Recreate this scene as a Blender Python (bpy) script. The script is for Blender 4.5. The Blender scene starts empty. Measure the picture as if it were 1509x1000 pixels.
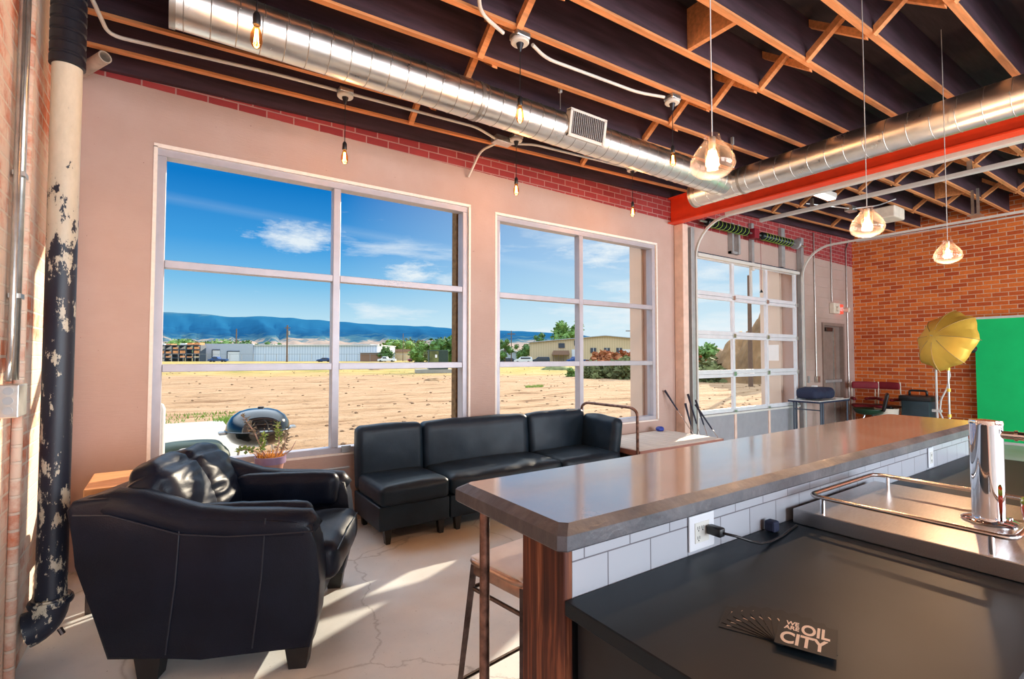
import bpy, bmesh, math, random
from mathutils import Vector, Matrix, noise as mnoise
random.seed(7)
SC = bpy.context.scene
COL = SC.collection
PI = math.pi
D = 4.65          # inner face of the window wall
XL = -0.58        # inner face of the left wall
XR = 12.0         # inner face of the far brick wall
YB = -5.2         # inner face of the back wall

# ------------------------------------------------------------------ materials
def nt(name):
    m = bpy.data.materials.new(name); m.use_nodes = True
    t = m.node_tree; t.nodes.clear()
    out = t.nodes.new('ShaderNodeOutputMaterial')
    return m, t, out
def N(t, kind, **kw):
    n = t.nodes.new(kind)
    for k, v in kw.items():
        if hasattr(n, k): setattr(n, k, v)
    return n
def L(t, a, b): t.links.new(a, b)
def setin(n, **kw):
    for k, v in kw.items():
        k2 = k.replace('_', ' ')
        if k2 in n.inputs:
            n.inputs[k2].default_value = v if not isinstance(v, tuple) or len(v) != 3 else (*v, 1)
def ramp(t, fac, stops):
    r = t.nodes.new('ShaderNodeValToRGB')
    el = r.color_ramp.elements
    el[0].position, el[0].color = stops[0][0], (*stops[0][1], 1)
    el[1].position, el[1].color = stops[-1][0], (*stops[-1][1], 1)
    for p, c in stops[1:-1]:
        e = el.new(p); e.color = (*c, 1)
    L(t, fac, r.inputs[0]); return r.outputs[0]
def noise(t, vec, scale, detail=4, rough=.55):
    n = t.nodes.new('ShaderNodeTexNoise'); n.inputs['Scale'].default_value = scale
    n.inputs['Detail'].default_value = detail; n.inputs['Roughness'].default_value = rough
    if vec is not None: L(t, vec, n.inputs['Vector'])
    return n.outputs['Fac']
def coords(t, scale=(1, 1, 1), rot=(0, 0, 0)):
    g = t.nodes.new('ShaderNodeNewGeometry') if False else t.nodes.new('ShaderNodeTexCoord')
    mp = t.nodes.new('ShaderNodeMapping')
    mp.inputs['Scale'].default_value = scale; mp.inputs['Rotation'].default_value = rot
    L(t, g.outputs['Object'], mp.inputs['Vector']); return mp.outputs[0]
def bump(t, h, strength, dist=.01):
    b = t.nodes.new('ShaderNodeBump'); b.inputs['Strength'].default_value = strength
    b.inputs['Distance'].default_value = dist; L(t, h, b.inputs['Height']); return b.outputs[0]
def pbsdf(t, out, **kw):
    b = t.nodes.new('ShaderNodeBsdfPrincipled'); setin(b, **kw); L(t, b.outputs[0], out.inputs[0]); return b
def simple(name, col, rough=.5, metal=0., var=.12, scale=8., bmp=0., bscale=60., coat=0., spec=.5, aniso=(1, 1, 1)):
    m, t, out = nt(name)
    b = pbsdf(t, out, Roughness=rough, Metallic=metal, Coat_Weight=coat, Specular_IOR_Level=spec)
    c = coords(t, aniso)
    f = noise(t, c, scale)
    lo = tuple(max(0, x * (1 - var)) for x in col); hi = tuple(min(1, x * (1 + var)) for x in col)
    L(t, ramp(t, f, [(.3, lo), (.7, hi)]), b.inputs['Base Color'])
    if bmp: L(t, bump(t, noise(t, c, bscale), bmp), b.inputs['Normal'])
    return m
def emis(name, col, s):
    m, t, out = nt(name); e = t.nodes.new('ShaderNodeEmission'); e.inputs[0].default_value = (*col, 1); e.inputs[1].default_value = s
    L(t, e.outputs[0], out.inputs[0]); return m
def mixc(t, fac, a, b, mode='MIX'):
    n = t.nodes.new('ShaderNodeMix'); n.data_type = 'RGBA'; n.blend_type = mode
    for i, v in ((0, fac), (6, a), (7, b)):
        if isinstance(v, (int, float)): n.inputs[i].default_value = v
        elif isinstance(v, tuple): n.inputs[i].default_value = (*v, 1)
        else: L(t, v, n.inputs[i])
    return n.outputs[2]
def math_(t, op, a, b=None, clamp=False):
    n = t.nodes.new('ShaderNodeMath'); n.operation = op; n.use_clamp = clamp
    for i, v in enumerate((a, b)):
        if v is None: continue
        if isinstance(v, (int, float)): n.inputs[i].default_value = v
        else: L(t, v, n.inputs[i])
    return n.outputs[0]
def brick_nodes(t, axis, c1, c2, mortar, w=.215, h=.075, ms=.007, varf=None):
    tc = t.nodes.new('ShaderNodeTexCoord'); sp = t.nodes.new('ShaderNodeSeparateXYZ'); L(t, tc.outputs['Object'], sp.inputs[0])
    cb = t.nodes.new('ShaderNodeCombineXYZ'); L(t, sp.outputs['Y' if axis == 'y' else 'X'], cb.inputs[0]); L(t, sp.outputs['Z'], cb.inputs[1])
    br = t.nodes.new('ShaderNodeTexBrick'); L(t, cb.outputs[0], br.inputs['Vector'])
    br.inputs['Color1'].default_value = (*c1, 1); br.inputs['Color2'].default_value = (*c2, 1); br.inputs['Mortar'].default_value = (*mortar, 1)
    br.inputs['Scale'].default_value = 1; br.inputs['Mortar Size'].default_value = ms; br.inputs['Mortar Smooth'].default_value = .2
    br.inputs['Brick Width'].default_value = w; br.inputs['Row Height'].default_value = h; br.inputs['Bias'].default_value = -.1
    return tc, sp, br
M = {}
def brick_mat(name, axis, c1, c2, mortar, wash=None, w=.215, h=.075, ms=.007):
    m, t, out = nt(name); b = pbsdf(t, out, Roughness=.85, Specular_IOR_Level=.25)
    tc, sp, br = brick_nodes(t, axis, c1, c2, mortar, w, h, ms)
    col = br.outputs['Color']
    f = noise(t, tc.outputs['Object'], 30, 5)
    col = mixc(t, math_(t, 'MULTIPLY', f, .5), col, tuple(x * .55 for x in c2))
    if wash:
        f2 = noise(t, tc.outputs['Object'], 2.2, 7, .7)
        m_ = ramp(t, f2, [(.38, (0, 0, 0)), (.52, (1, 1, 1))])
        col = mixc(t, math_(t, 'MULTIPLY', m_, .8), col, wash)
    L(t, col, b.inputs['Base Color'])
    hh = math_(t, 'ADD', math_(t, 'MULTIPLY', br.outputs['Fac'], -1.), math_(t, 'MULTIPLY', f, .35))
    L(t, bump(t, hh, .8, .008), b.inputs['Normal'])
    return m
M['brick_far'] = brick_mat('orange brick', 'y', (.96, .24, .045), (.50, .07, .02), (.88, .58, .38), ms=.0065)
M['brick_left'] = brick_mat('washed orange brick', 'y', (.80, .27, .14), (.66, .20, .11), (.80, .68, .56), wash=(.88, .74, .60))
M['brick_back'] = brick_mat('brick behind', 'x', (.70, .2, .1), (.5, .12, .05), (.72, .58, .45))
def wall_front_mat():
    m, t, out = nt('plaster and brick'); b = pbsdf(t, out, Roughness=.75, Specular_IOR_Level=.3)
    tc, sp, br = brick_nodes(t, 'x', (.42, .06, .06), (.30, .035, .04), (.50, .28, .26), ms=.006)
    edge = math_(t, 'SUBTRACT', sp.outputs['Z'], math_(t, 'SUBTRACT', 3.552, math_(t, 'MULTIPLY', sp.outputs['X'], .0118)))
    edge = math_(t, 'ADD', edge, math_(t, 'MULTIPLY', noise(t, tc.outputs['Object'], 9, 3), .012))
    msk = math_(t, 'GREATER_THAN', edge, 0.0)
    f = noise(t, tc.outputs['Object'], 1.3, 6, .6)
    paint = ramp(t, f, [(.3, (.48, .34, .285)), (.55, (.52, .38, .33)), (.75, (.56, .425, .375))])
    # scuffs and chipped pits
    sc = noise(t, tc.outputs['Object'], 45, 2, .5)
    pit = ramp(t, sc, [(.0, (1, 1, 1)), (.21, (1, 1, 1)), (.225, (0, 0, 0)), (1, (0, 0, 0))])
    paint = mixc(t, pit, paint, (.25, .16, .14))
    # block joints on the bay wall to the right
    cb = t.nodes.new('ShaderNodeCombineXYZ'); L(t, sp.outputs['X'], cb.inputs[0]); L(t, sp.outputs['Z'], cb.inputs[1])
    bb = t.nodes.new('ShaderNodeTexBrick'); L(t, cb.outputs[0], bb.inputs['Vector'])
    for k, v in (('Scale', 1), ('Mortar Size', .006), ('Brick Width', .41), ('Row Height', .205), ('Mortar Smooth', .6)): bb.inputs[k].default_value = v
    bay = math_(t, 'GREATER_THAN', sp.outputs['X'], 9.6)
    joint = math_(t, 'MULTIPLY', bb.outputs['Fac'], bay)
    paint = mixc(t, math_(t, 'MULTIPLY', joint, .35), paint, (.52, .40, .33))
    L(t, mixc(t, msk, paint, br.outputs['Color']), b.inputs['Base Color'])
    st = N(t, 'ShaderNodeMapping'); st.inputs['Scale'].default_value = (1.2, 1, 9); L(t, tc.outputs['Object'], st.inputs[0])
    h = math_(t, 'ADD', math_(t, 'MULTIPLY', noise(t, st.outputs[0], 9, 6, .7), .5), math_(t, 'MULTIPLY', math_(t, 'MULTIPLY', br.outputs['Fac'], msk), -1))
    h = math_(t, 'ADD', h, math_(t, 'MULTIPLY', joint, -.6))
    L(t, bump(t, h, .8, .008), b.inputs['Normal'])
    return m
M['wall_front'] = wall_front_mat()
def concrete_floor():
    m, t, out = nt('concrete floor'); b = pbsdf(t, out, Roughness=.45, Specular_IOR_Level=.45)
    c = coords(t)
    f = noise(t, c, 1.1, 8, .62)
    base = ramp(t, f, [(.3, (.56, .60, .62)), (.5, (.70, .73, .74)), (.7, (.82, .83, .82))])
    st = noise(t, c, .8, 3, .5)
    base = mixc(t, math_(t, 'MULTIPLY', ramp(t, st, [(.5, (0, 0, 0)), (.68, (1, 1, 1))]), .45), base, (.55, .34, .16))
    sp = ramp(t, noise(t, c, 85, 2), [(.0, (1, 1, 1)), (.27, (1, 1, 1)), (.30, (0, 0, 0)), (1, (0, 0, 0))])
    base = mixc(t, math_(t, 'MULTIPLY', sp, .6), base, (.13, .12, .12))
    v = N(t, 'ShaderNodeTexVoronoi', feature='DISTANCE_TO_EDGE'); v.inputs['Scale'].default_value = .9
    wv = mixc(t, .25, c, noise(t, c, 3, 5), 'MIX'); L(t, wv, v.inputs['Vector'])
    cr = ramp(t, v.outputs['Distance'], [(0, (1, 1, 1)), (.006, (0, 0, 0))])
    base = mixc(t, math_(t, 'MULTIPLY', cr, .45), base, (.2, .19, .18))
    L(t, base, b.inputs['Base Color'])
    L(t, ramp(t, f, [(.3, (.33, .33, .33)), (.7, (.6, .6, .6))]), b.inputs['Roughness'])
    L(t, bump(t, noise(t, c, 40, 5), .15, .004), b.inputs['Normal'])
    return m
M['floor'] = concrete_floor()
def bar_concrete(name, cols, rough, bm=.1, cior=1.5):
    m, t, out = nt(name); b = pbsdf(t, out, Roughness=rough, Specular_IOR_Level=.8, Coat_Weight=.9 if cior > 1.6 else .3, Coat_Roughness=.10 if cior > 1.6 else .3, Coat_IOR=cior)
    c = coords(t)
    f = noise(t, c, 3.5, 8, .65)
    base = ramp(t, f, [(.3, cols[0]), (.52, cols[1]), (.7, cols[2])])
    sp = ramp(t, noise(t, c, 60, 2), [(.0, (1, 1, 1)), (.27, (1, 1, 1)), (.30, (0, 0, 0)), (1, (0, 0, 0))])
    base = mixc(t, math_(t, 'MULTIPLY', sp, .7), base, (.03, .025, .03))
    L(t, base, b.inputs['Base Color'])
    g = ramp(t, noise(t, coords(t, (1, 5, 1)), 6, 6, .7), [(.35, (rough * .75,) * 3), (.7, (rough * 1.5,) * 3)])
    L(t, g, b.inputs['Roughness'])
    L(t, bump(t, noise(t, c, 30, 5), bm, .003), b.inputs['Normal'])
    return m
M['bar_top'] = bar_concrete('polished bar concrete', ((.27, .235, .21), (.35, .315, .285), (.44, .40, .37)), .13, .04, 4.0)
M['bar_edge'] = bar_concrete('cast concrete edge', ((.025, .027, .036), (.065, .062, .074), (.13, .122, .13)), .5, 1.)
M['counter'] = simple('dark counter', (.012, .020, .028), .42, 0, .25, 2.2, .02, 300, spec=.2)
M['counter_body'] = simple('dark cabinet', (.010, .013, .018), .5, var=.3)
def leather(name, col, rough=.33):
    m, t, out = nt(name); b = pbsdf(t, out, Roughness=rough, Specular_IOR_Level=.20, Coat_Weight=.06, Coat_Roughness=.2)
    c = coords(t)
    L(t, ramp(t, noise(t, c, 5, 4), [(.3, tuple(x * .8 for x in col)), (.7, tuple(x * 1.25 for x in col))]), b.inputs['Base Color'])
    v = N(t, 'ShaderNodeTexVoronoi'); v.inputs['Scale'].default_value = 220; L(t, c, v.inputs['Vector'])
    h = math_(t, 'ADD', math_(t, 'MULTIPLY', v.outputs['Distance'], .25), noise(t, c, 9, 5, .6))
    L(t, bump(t, h, .28, .008), b.inputs['Normal'])
    return m
M['leather'] = leather('black leather', (.006, .010, .022), .36)
M['leather2'] = leather('dark sofa leather', (.012, .024, .040), .38)
M['stitch'] = simple('tan stitching', (.30, .17, .10), .6)
M['seam'] = simple('seam piping', (.015, .02, .035), .4)
M['alu'] = simple('window aluminium', (.46, .45, .50), .42, .25, .06, bmp=.03)
M['white_trim'] = simple('white caulk', (.90, .82, .74), .6, 0, .06, 30)
M['white_paint'] = simple('white enamel', (.66, .65, .61), .35, 0, .05)
M['door_white'] = simple('garage door white', (.74, .76, .80), .35, .1, .05)
M['door_grey'] = simple('garage door grey panel', (.34, .34, .37), .5, .1, .06)
M['galv'] = simple('galvanised steel', (.62, .64, .62), .30, .9, .18, 14, .05, 30)
def duct_mat():
    m, t, out = nt('galvanised duct'); b = pbsdf(t, out, Metallic=1.0, Roughness=.22)
    c = coords(t)
    f = noise(t, c, 7, 6, .7)
    L(t, ramp(t, f, [(.3, (.78, .79, .76)), (.6, (.88, .88, .84)), (.8, (.80, .78, .72))]), b.inputs['Base Color'])
    L(t, ramp(t, f, [(.3, (.26,) * 3), (.7, (.36,) * 3)]), b.inputs['Roughness'])
    L(t, bump(t, noise(t, c, 4, 2), .06, .01), b.inputs['Normal'])
    return m
M['duct'] = duct_mat()
M['duct_seam'] = simple('duct seam', (.42, .41, .38), .35, .9, .1)
M['chrome'] = simple('chrome', (.90, .90, .92), .045, 1.0, .02)
M['brushed'] = simple('brushed steel', (.55, .53, .52), .28, 1.0, .12, 30, .05, 90, aniso=(1, 12, 12))
M['bronze_rail'] = simple('warm steel rail', (.60, .53, .49), .20, 1.0, .06)
M['steel_dark'] = simple('dark bare steel', (.10, .075, .07), .38, .8, .5, 22, .1, 50)
M['rust'] = simple('rubbed steel tube', (.22, .12, .09), .45, .7, .6, 26, .15, 60)
M['copper_rim'] = simple('coppery metal', (.55, .38, .30), .30, .9, .2, 14)
M['seat_white'] = simple('pale seat', (.88, .86, .84), .4, .2, .08)
M['black'] = simple('black plastic', (.012, .012, .014), .4, 0, .2)
M['rubber'] = simple('black rubber', (.010, .011, .018), .35, 0, .2)
M['black_gloss'] = simple('black enamel', (.008, .009, .010), .10, 0, .1, coat=.6)
M['red_beam'] = simple('red painted steel', (.86, .055, .012), .5, 0, .10, 5, .04, 30)
M['red_chair'] = simple('red fabric', (.22, .008, .02), .7)
M['green_shell'] = simple('dark green plastic', (.01, .05, .025), .4)
M['cream'] = simple('cream plastic', (.78, .70, .58), .5)
M['outlet'] = simple('white outlet plastic', (.70, .71, .75), .35, 0, .03)
M['bin'] = simple('slate bin plastic', (.025, .05, .065), .5, 0, .15)
M['gold'] = simple('gold umbrella cloth', (.98, .60, .09), .42, .35, .12, 3, .05, 50)
M['rib'] = simple('umbrella rib', (.65, .45, .2), .4, .5)
M['green'] = simple('green screen cloth', (.0, .60, .16), .8, 0, .06, 3)
M['wood_edge'] = simple('orange wood and lit joist edge', (.66, .27, .10), .65, 0, .22, 6, .1, 30, aniso=(.5, 6, 6))  # warm light from below put into the joist edge colour; braces share it
M['joist'] = simple('shaded joist wood', (.052, .024, .036), .75, 0, .45, 4, .2, 25, aniso=(.4, 4, 4))  # shade on the joist sides put into this dark colour
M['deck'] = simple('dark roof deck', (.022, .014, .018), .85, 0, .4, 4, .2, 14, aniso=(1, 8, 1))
def wood_post():
    m, t, out = nt('stained fir post'); b = pbsdf(t, out, Roughness=.55, Specular_IOR_Level=.35)
    wv = noise(t, coords(t, (1, 1, .5)), 2.2, 2)
    g = noise(t, mixc(t, .06, coords(t, (1, 1, .03)), wv), 85, 3, .6)
    g2 = noise(t, mixc(t, .08, coords(t, (1, 1, .02)), wv), 26, 2, .5)
    f = math_(t, 'ADD', math_(t, 'MULTIPLY', g, .55), math_(t, 'MULTIPLY', g2, .45))
    col = ramp(t, f, [(.36, (.035, .010, .008)), (.48, (.10, .030, .018)), (.56, (.22, .075, .035)), (.66, (.40, .17, .09))])
    kn = ramp(t, noise(t, coords(t, (1, 1, .3)), 7, 3), [(.55, (0, 0, 0)), (.68, (1, 1, 1))])
    L(t, mixc(t, math_(t, 'MULTIPLY', kn, .8), col, (.018, .012, .014)), b.inputs['Base Color'])
    L(t, bump(t, f, .5, .004), b.inputs['Normal'])
    return m
M['post'] = wood_post()
M['cart_wood'] = simple('worn white planks', (.66, .62, .56), .6, 0, .15, 4, .1, 30, aniso=(6, .6, 1))
M['cart_edge'] = simple('brown frame edge', (.30, .13, .10), .6)
M['table_wood'] = simple('orange wood', (.70, .36, .17), .5, 0, .15, 5, .05, 30, aniso=(1, 6, 1))
M['terracotta'] = simple('pot glaze', (.42, .22, .18), .5)
M['pot_rim'] = simple('purple pot rim', (.26, .18, .30), .5)
M['straw'] = simple('dry orange grass', (.80, .38, .08), .8)
M['leaf_p'] = simple('purple green leaf', (.30, .24, .16), .6, 0, .6, 60)
M['leaf_g'] = simple('yellow green leaf', (.30, .40, .10), .6, 0, .4, 60)
M['stem'] = simple('pale stem', (.50, .32, .26), .7)
TX, TZ = .108, -.826
def tile_mat():
    m, t, out = nt('white wall tile'); b = pbsdf(t, out, Roughness=.28, Specular_IOR_Level=.5)
    tc = t.nodes.new('ShaderNodeTexCoord'); sp = t.nodes.new('ShaderNodeSeparateXYZ'); L(t, tc.outputs['Object'], sp.inputs[0])
    cb = t.nodes.new('ShaderNodeCombineXYZ'); L(t, math_(t, 'ADD', sp.outputs['X'], TX), cb.inputs[0]); L(t, math_(t, 'ADD', sp.outputs['Z'], TZ), cb.inputs[1])
    br = t.nodes.new('ShaderNodeTexBrick'); L(t, cb.outputs[0], br.inputs['Vector'])
    for k, v in (('Scale', 1), ('Mortar Size', .0022), ('Brick Width', .182), ('Row Height', .118), ('Mortar Smooth', .1)): br.inputs[k].default_value = v
    br.inputs['Color1'].default_value = (.44, .455, .50, 1); br.inputs['Color2'].default_value = (.40, .41, .455, 1); br.inputs['Mortar'].default_value = (.16, .15, .17, 1)
    L(t, br.outputs['Color'], b.inputs['Base Color']); L(t, bump(t, math_(t, 'MULTIPLY', br.outputs['Fac'], -1), .5, .003), b.inputs['Normal'])
    return m
M['tile'] = tile_mat()
def pipe_mat():
    m, t, out = nt('peeling cast pipe'); b = pbsdf(t, out, Roughness=.42, Specular_IOR_Level=.5)
    tc = t.nodes.new('ShaderNodeTexCoord'); sp = t.nodes.new('ShaderNodeSeparateXYZ'); L(t, tc.outputs['Object'], sp.inputs[0])
    mp = N(t, 'ShaderNodeMapping'); mp.inputs['Scale'].default_value = (1, 1, .45); L(t, tc.outputs['Object'], mp.inputs[0])
    f = noise(t, mp.outputs[0], 16, 10, .72)
    g = math_(t, 'MULTIPLY', math_(t, 'SUBTRACT', sp.outputs['Z'], 2.05), .22)       # paint survives high up
    g = math_(t, 'MINIMUM', math_(t, 'MAXIMUM', g, -.055), .28)
    f = math_(t, 'ADD', f, g)
    L(t, ramp(t, f, [(.50, (.018, .022, .038)), (.515, (.62, .55, .42)), (.8, (.72, .64, .50))]), b.inputs['Base Color'])
    L(t, bump(t, f, .5, .003), b.inputs['Normal'])
    return m
M['pipe'] = pipe_mat()
M['abs_pipe'] = simple('pale stub pipe', (.42, .36, .30), .5, 0, .4, 9)
def glass_pane():
    m, t, out = nt('window glass'); tr = t.nodes.new('ShaderNodeBsdfTransparent'); tr.inputs[0].default_value = (.97, .98, .98, 1)
    gl = t.nodes.new('ShaderNodeBsdfGlossy'); gl.inputs['Roughness'].default_value = .01
    lw = t.nodes.new('ShaderNodeLayerWeight'); lw.inputs['Blend'].default_value = .5
    fac = math_(t, 'ADD', math_(t, 'MULTIPLY', math_(t, 'POWER', lw.outputs['Facing'], 5.), .12), .0)
    mx = t.nodes.new('ShaderNodeMixShader'); L(t, fac, mx.inputs[0]); L(t, tr.outputs[0], mx.inputs[1]); L(t, gl.outputs[0], mx.inputs[2])
    L(t, mx.outputs[0], out.inputs[0]); return m
M['glass'] = glass_pane()
def thin_glass(name, tint, k=.35, milk=None, amt=.5):
    m, t, out = nt(name); tr = t.nodes.new('ShaderNodeBsdfTransparent'); tr.inputs[0].default_value = (*tint, 1)
    gl = t.nodes.new('ShaderNodeBsdfGlossy'); gl.inputs['Roughness'].default_value = .05; gl.inputs[0].default_value = (1, .93, .9, 1)
    lw = t.nodes.new('ShaderNodeLayerWeight'); lw.inputs['Blend'].default_value = .5
    fac = math_(t, 'ADD', math_(t, 'MULTIPLY', math_(t, 'POWER', lw.outputs['Facing'], 3.), k), .03, True)
    mx = t.nodes.new('ShaderNodeMixShader'); L(t, fac, mx.inputs[0]); L(t, tr.outputs[0], mx.inputs[1]); L(t, gl.outputs[0], mx.inputs[2])
    res = mx
    if milk:
        tl = t.nodes.new('ShaderNodeBsdfTranslucent'); tl.inputs[0].default_value = (*milk, 1)
        f2 = math_(t, 'ADD', math_(t, 'MULTIPLY', math_(t, 'POWER', lw.outputs['Facing'], 1.6), amt), amt * .12, True)
        m2 = t.nodes.new('ShaderNodeMixShader'); L(t, f2, m2.inputs[0]); L(t, mx.outputs[0], m2.inputs[1]); L(t, tl.outputs[0], m2.inputs[2]); res = m2
    L(t, res.outputs[0], out.inputs[0]); return m
M['pendant_glass'] = thin_glass('clear pendant glass', (.97, .90, .86), .45, (1., .84, .78), .012)
M['bulb_glass'] = thin_glass('amber bulb glass', (1., .62, .30), .35)
M['filament'] = emis('hot filament', (1., .55, .16), 45)
M['pend_bulb'] = emis('pendant bulb', (1., .80, .50), 8)
M['strip_em'] = emis('strip lamp diffuser', (1, .93, .88), 2.2)
M['exit_red'] = emis('exit face', (1, .10, .06), .9)
M['inner_tube'] = thin_glass('frosted inner glass', (1., .85, .72), .2, (1, .78, .55), .015)
# outdoors
def dirt():
    m, t, out = nt('dirt lot'); b = pbsdf(t, out, Roughness=.95, Specular_IOR_Level=.1)
    tc = t.nodes.new('ShaderNodeTexCoord'); sp = t.nodes.new('ShaderNodeSeparateXYZ'); L(t, tc.outputs['Object'], sp.inputs[0])
    o = tc.outputs['Object']
    mp = N(t, 'ShaderNodeMapping'); mp.inputs['Scale'].default_value = (.35, 1.4, 1); mp.inputs['Rotation'].default_value = (0, 0, .6); L(t, o, mp.inputs[0])
    f = noise(t, mp.outputs[0], .9, 9, .68)
    col = ramp(t, f, [(.36, (.19, .10, .05)), (.45, (.36, .22, .12)), (.7, (.47, .31, .19))])
    sp2 = ramp(t, noise(t, o, 2.6, 10, .82), [(0, (1, 1, 1)), (.40, (1, 1, 1)), (.45, (0, 0, 0)), (1, (0, 0, 0))])
    col = mixc(t, math_(t, 'MULTIPLY', sp2, .6), col, (.14, .08, .04))
    # the lot gives way to dry grass further out
    gd = math_(t, 'ADD', math_(t, 'MULTIPLY', sp.outputs['Y'], 1.), math_(t, 'MULTIPLY', sp.outputs['X'], .55))
    gd = math_(t, 'ADD', gd, math_(t, 'MULTIPLY', noise(t, o, .12, 5), 30))
    gm = ramp(t, math_(t, 'DIVIDE', gd, 200), [(.30, (0, 0, 0)), (.38, (1, 1, 1))])
    gcol = ramp(t, noise(t, o, .25, 6, .7), [(.35, (.18, .18, .04)), (.5, (.40, .28, .09)), (.7, (.46, .33, .16))])
    L(t, mixc(t, gm, col, gcol), b.inputs['Base Color'])
    L(t, bump(t, math_(t, 'ADD', noise(t, o, 2.5, 8, .7), f), 1., .12), b.inputs['Normal'])
    return m
M['dirt'] = dirt()
M['clod'] = simple('dirt clod', (.22, .13, .07), .95, 0, .35, 6)
M['slab_out'] = simple('pale patio concrete', (.37, .33, .27), .8, 0, .08, 2)
M['road'] = simple('asphalt street', (.30, .28, .29), .9, 0, .08, .5)
M['grass'] = simple('green grass', (.20, .32, .05), .8, 0, .3, 6)
M['dry_brush'] = simple('rusty brush', (.36, .13, .05), .9, 0, .5, 1.2)
M['brush_green'] = simple('olive brush', (.13, .14, .045), .9, 0, .5, 1.5)
M['tree'] = simple('tree leaves', (.07, .15, .03), .8, 0, .5, .8)
M['tree2'] = simple('light tree leaves', (.15, .26, .055), .8, 0, .4, .8)
M['bark'] = simple('bark', (.10, .06, .035), .9)
M['pole_wood'] = simple('pole wood', (.16, .10, .065), .9)
def hazy_ridge_mat():
    m, t, out = nt('forested ridge'); b = pbsdf(t, out, Roughness=1, Specular_IOR_Level=0)
    tc = t.nodes.new('ShaderNodeTexCoord'); sp = t.nodes.new('ShaderNodeSeparateXYZ'); L(t, tc.outputs['Object'], sp.inputs[0])
    mp = N(t, 'ShaderNodeMapping'); mp.inputs['Scale'].default_value = (.006, .006, .02); L(t, tc.outputs['Object'], mp.inputs[0])
    f = noise(t, mp.outputs[0], 1.3, 9, .65)
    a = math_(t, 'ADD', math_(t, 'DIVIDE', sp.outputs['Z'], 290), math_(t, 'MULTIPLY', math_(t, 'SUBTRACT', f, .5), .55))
    L(t, ramp(t, a, [(.04, (.34, .25, .19)), (.22, (.29, .22, .18)), (.28, (.05, .12, .15)), (.40, (.010, .060, .13)), (.6, (.013, .085, .17)), (.95, (.016, .095, .175)), (1., (.05, .12, .17))]), b.inputs['Base Color'])  # blue of the distant haze painted into the forest colour
    return m
M['ridge'] = hazy_ridge_mat()
def corrugated(name, c, c2, sc):
    m, t, out = nt(name); b = pbsdf(t, out, Roughness=.6)
    w = N(t, 'ShaderNodeTexWave', bands_direction='X'); w.inputs['Scale'].default_value = sc; L(t, coords(t), w.inputs['Vector'])
    L(t, ramp(t, w.outputs['Fac'], [(.1, c2), (.6, c)]), b.inputs['Base Color']); return m
M['wh_white'] = corrugated('white metal siding', (.60, .67, .76), (.44, .53, .64), .35)
M['wh_tan'] = corrugated('tan metal siding', (.62, .47, .28), (.55, .41, .24), .5)
M['wh_grey'] = simple('grey siding', (.40, .45, .52), .7)
M['roof_w'] = simple('pale roof', (.66, .68, .70), .6)
M['roof_b'] = simple('brown roof', (.26, .15, .10), .8)
M['glass_dark'] = simple('dark window', (.05, .06, .08), .2)
M['car_blue'] = simple('blue car paint', (.01, .06, .22), .2, .2, .1, coat=.5)
M['car_white'] = simple('white car paint', (.8, .82, .85), .25, 0, .05, coat=.5)
M['car_dark'] = simple('dark car paint', (.03, .05, .08), .25, .2, .1, coat=.5)
M['car_red'] = simple('maroon car paint', (.25, .03, .05), .25, .2, .1, coat=.5)
M['tire'] = simple('tire', (.02, .02, .02), .8)
M['lumber'] = simple('stacked lumber', (.72, .30, .12), .8, 0, .3, .6)
M['rack'] = simple('rack steel', (.06, .08, .11), .6)
M['fence'] = simple('fence wire', (.28, .30, .32), .6, .5)
M['xformer'] = simple('dark green box', (.025, .05, .035), .6)
M['peach_out'] = simple('painted outer wall', (.70, .56, .45), .8, 0, .05, 3)
M['jamb_dark'] = simple('brown brick jamb', (.20, .12, .05), .9, 0, .4, 20)
M['paper'] = simple('paper', (.85, .83, .80), .7, 0, .03)
M['card'] = simple('black card stock', (.006, .010, .016), .5, 0, .2, spec=.25)
M['card_ink'] = simple('cream ink', (.82, .66, .55), .5, 0, .03)
M['red_glass'] = simple('red glass', (.75, .08, .02), .08, 0, .1, coat=.5)
M['lime'] = simple('lime green', (.30, .45, .05), .3)
M['spring'] = simple('black spring', (.012, .018, .02), .35, .5)
M['spring_l'] = simple('green painted stripe', (.35, .55, .08), .5)
M['grip'] = simple('golf grip', (.02, .025, .05), .6)
M['shaft'] = simple('golf shaft', (.75, .70, .66), .2, .9)
M['navy'] = simple('navy fabric', (.012, .018, .05), .8)
M['blue'] = simple('blue plastic', (.03, .06, .35), .5)
M['col_pink'] = simple('painted column', (.76, .56, .46), .6)
M['bead'] = simple('steel corner', (.42, .44, .45), .45, .4)
M['door_brown'] = simple('taupe door', (.27, .20, .17), .5)

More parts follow.
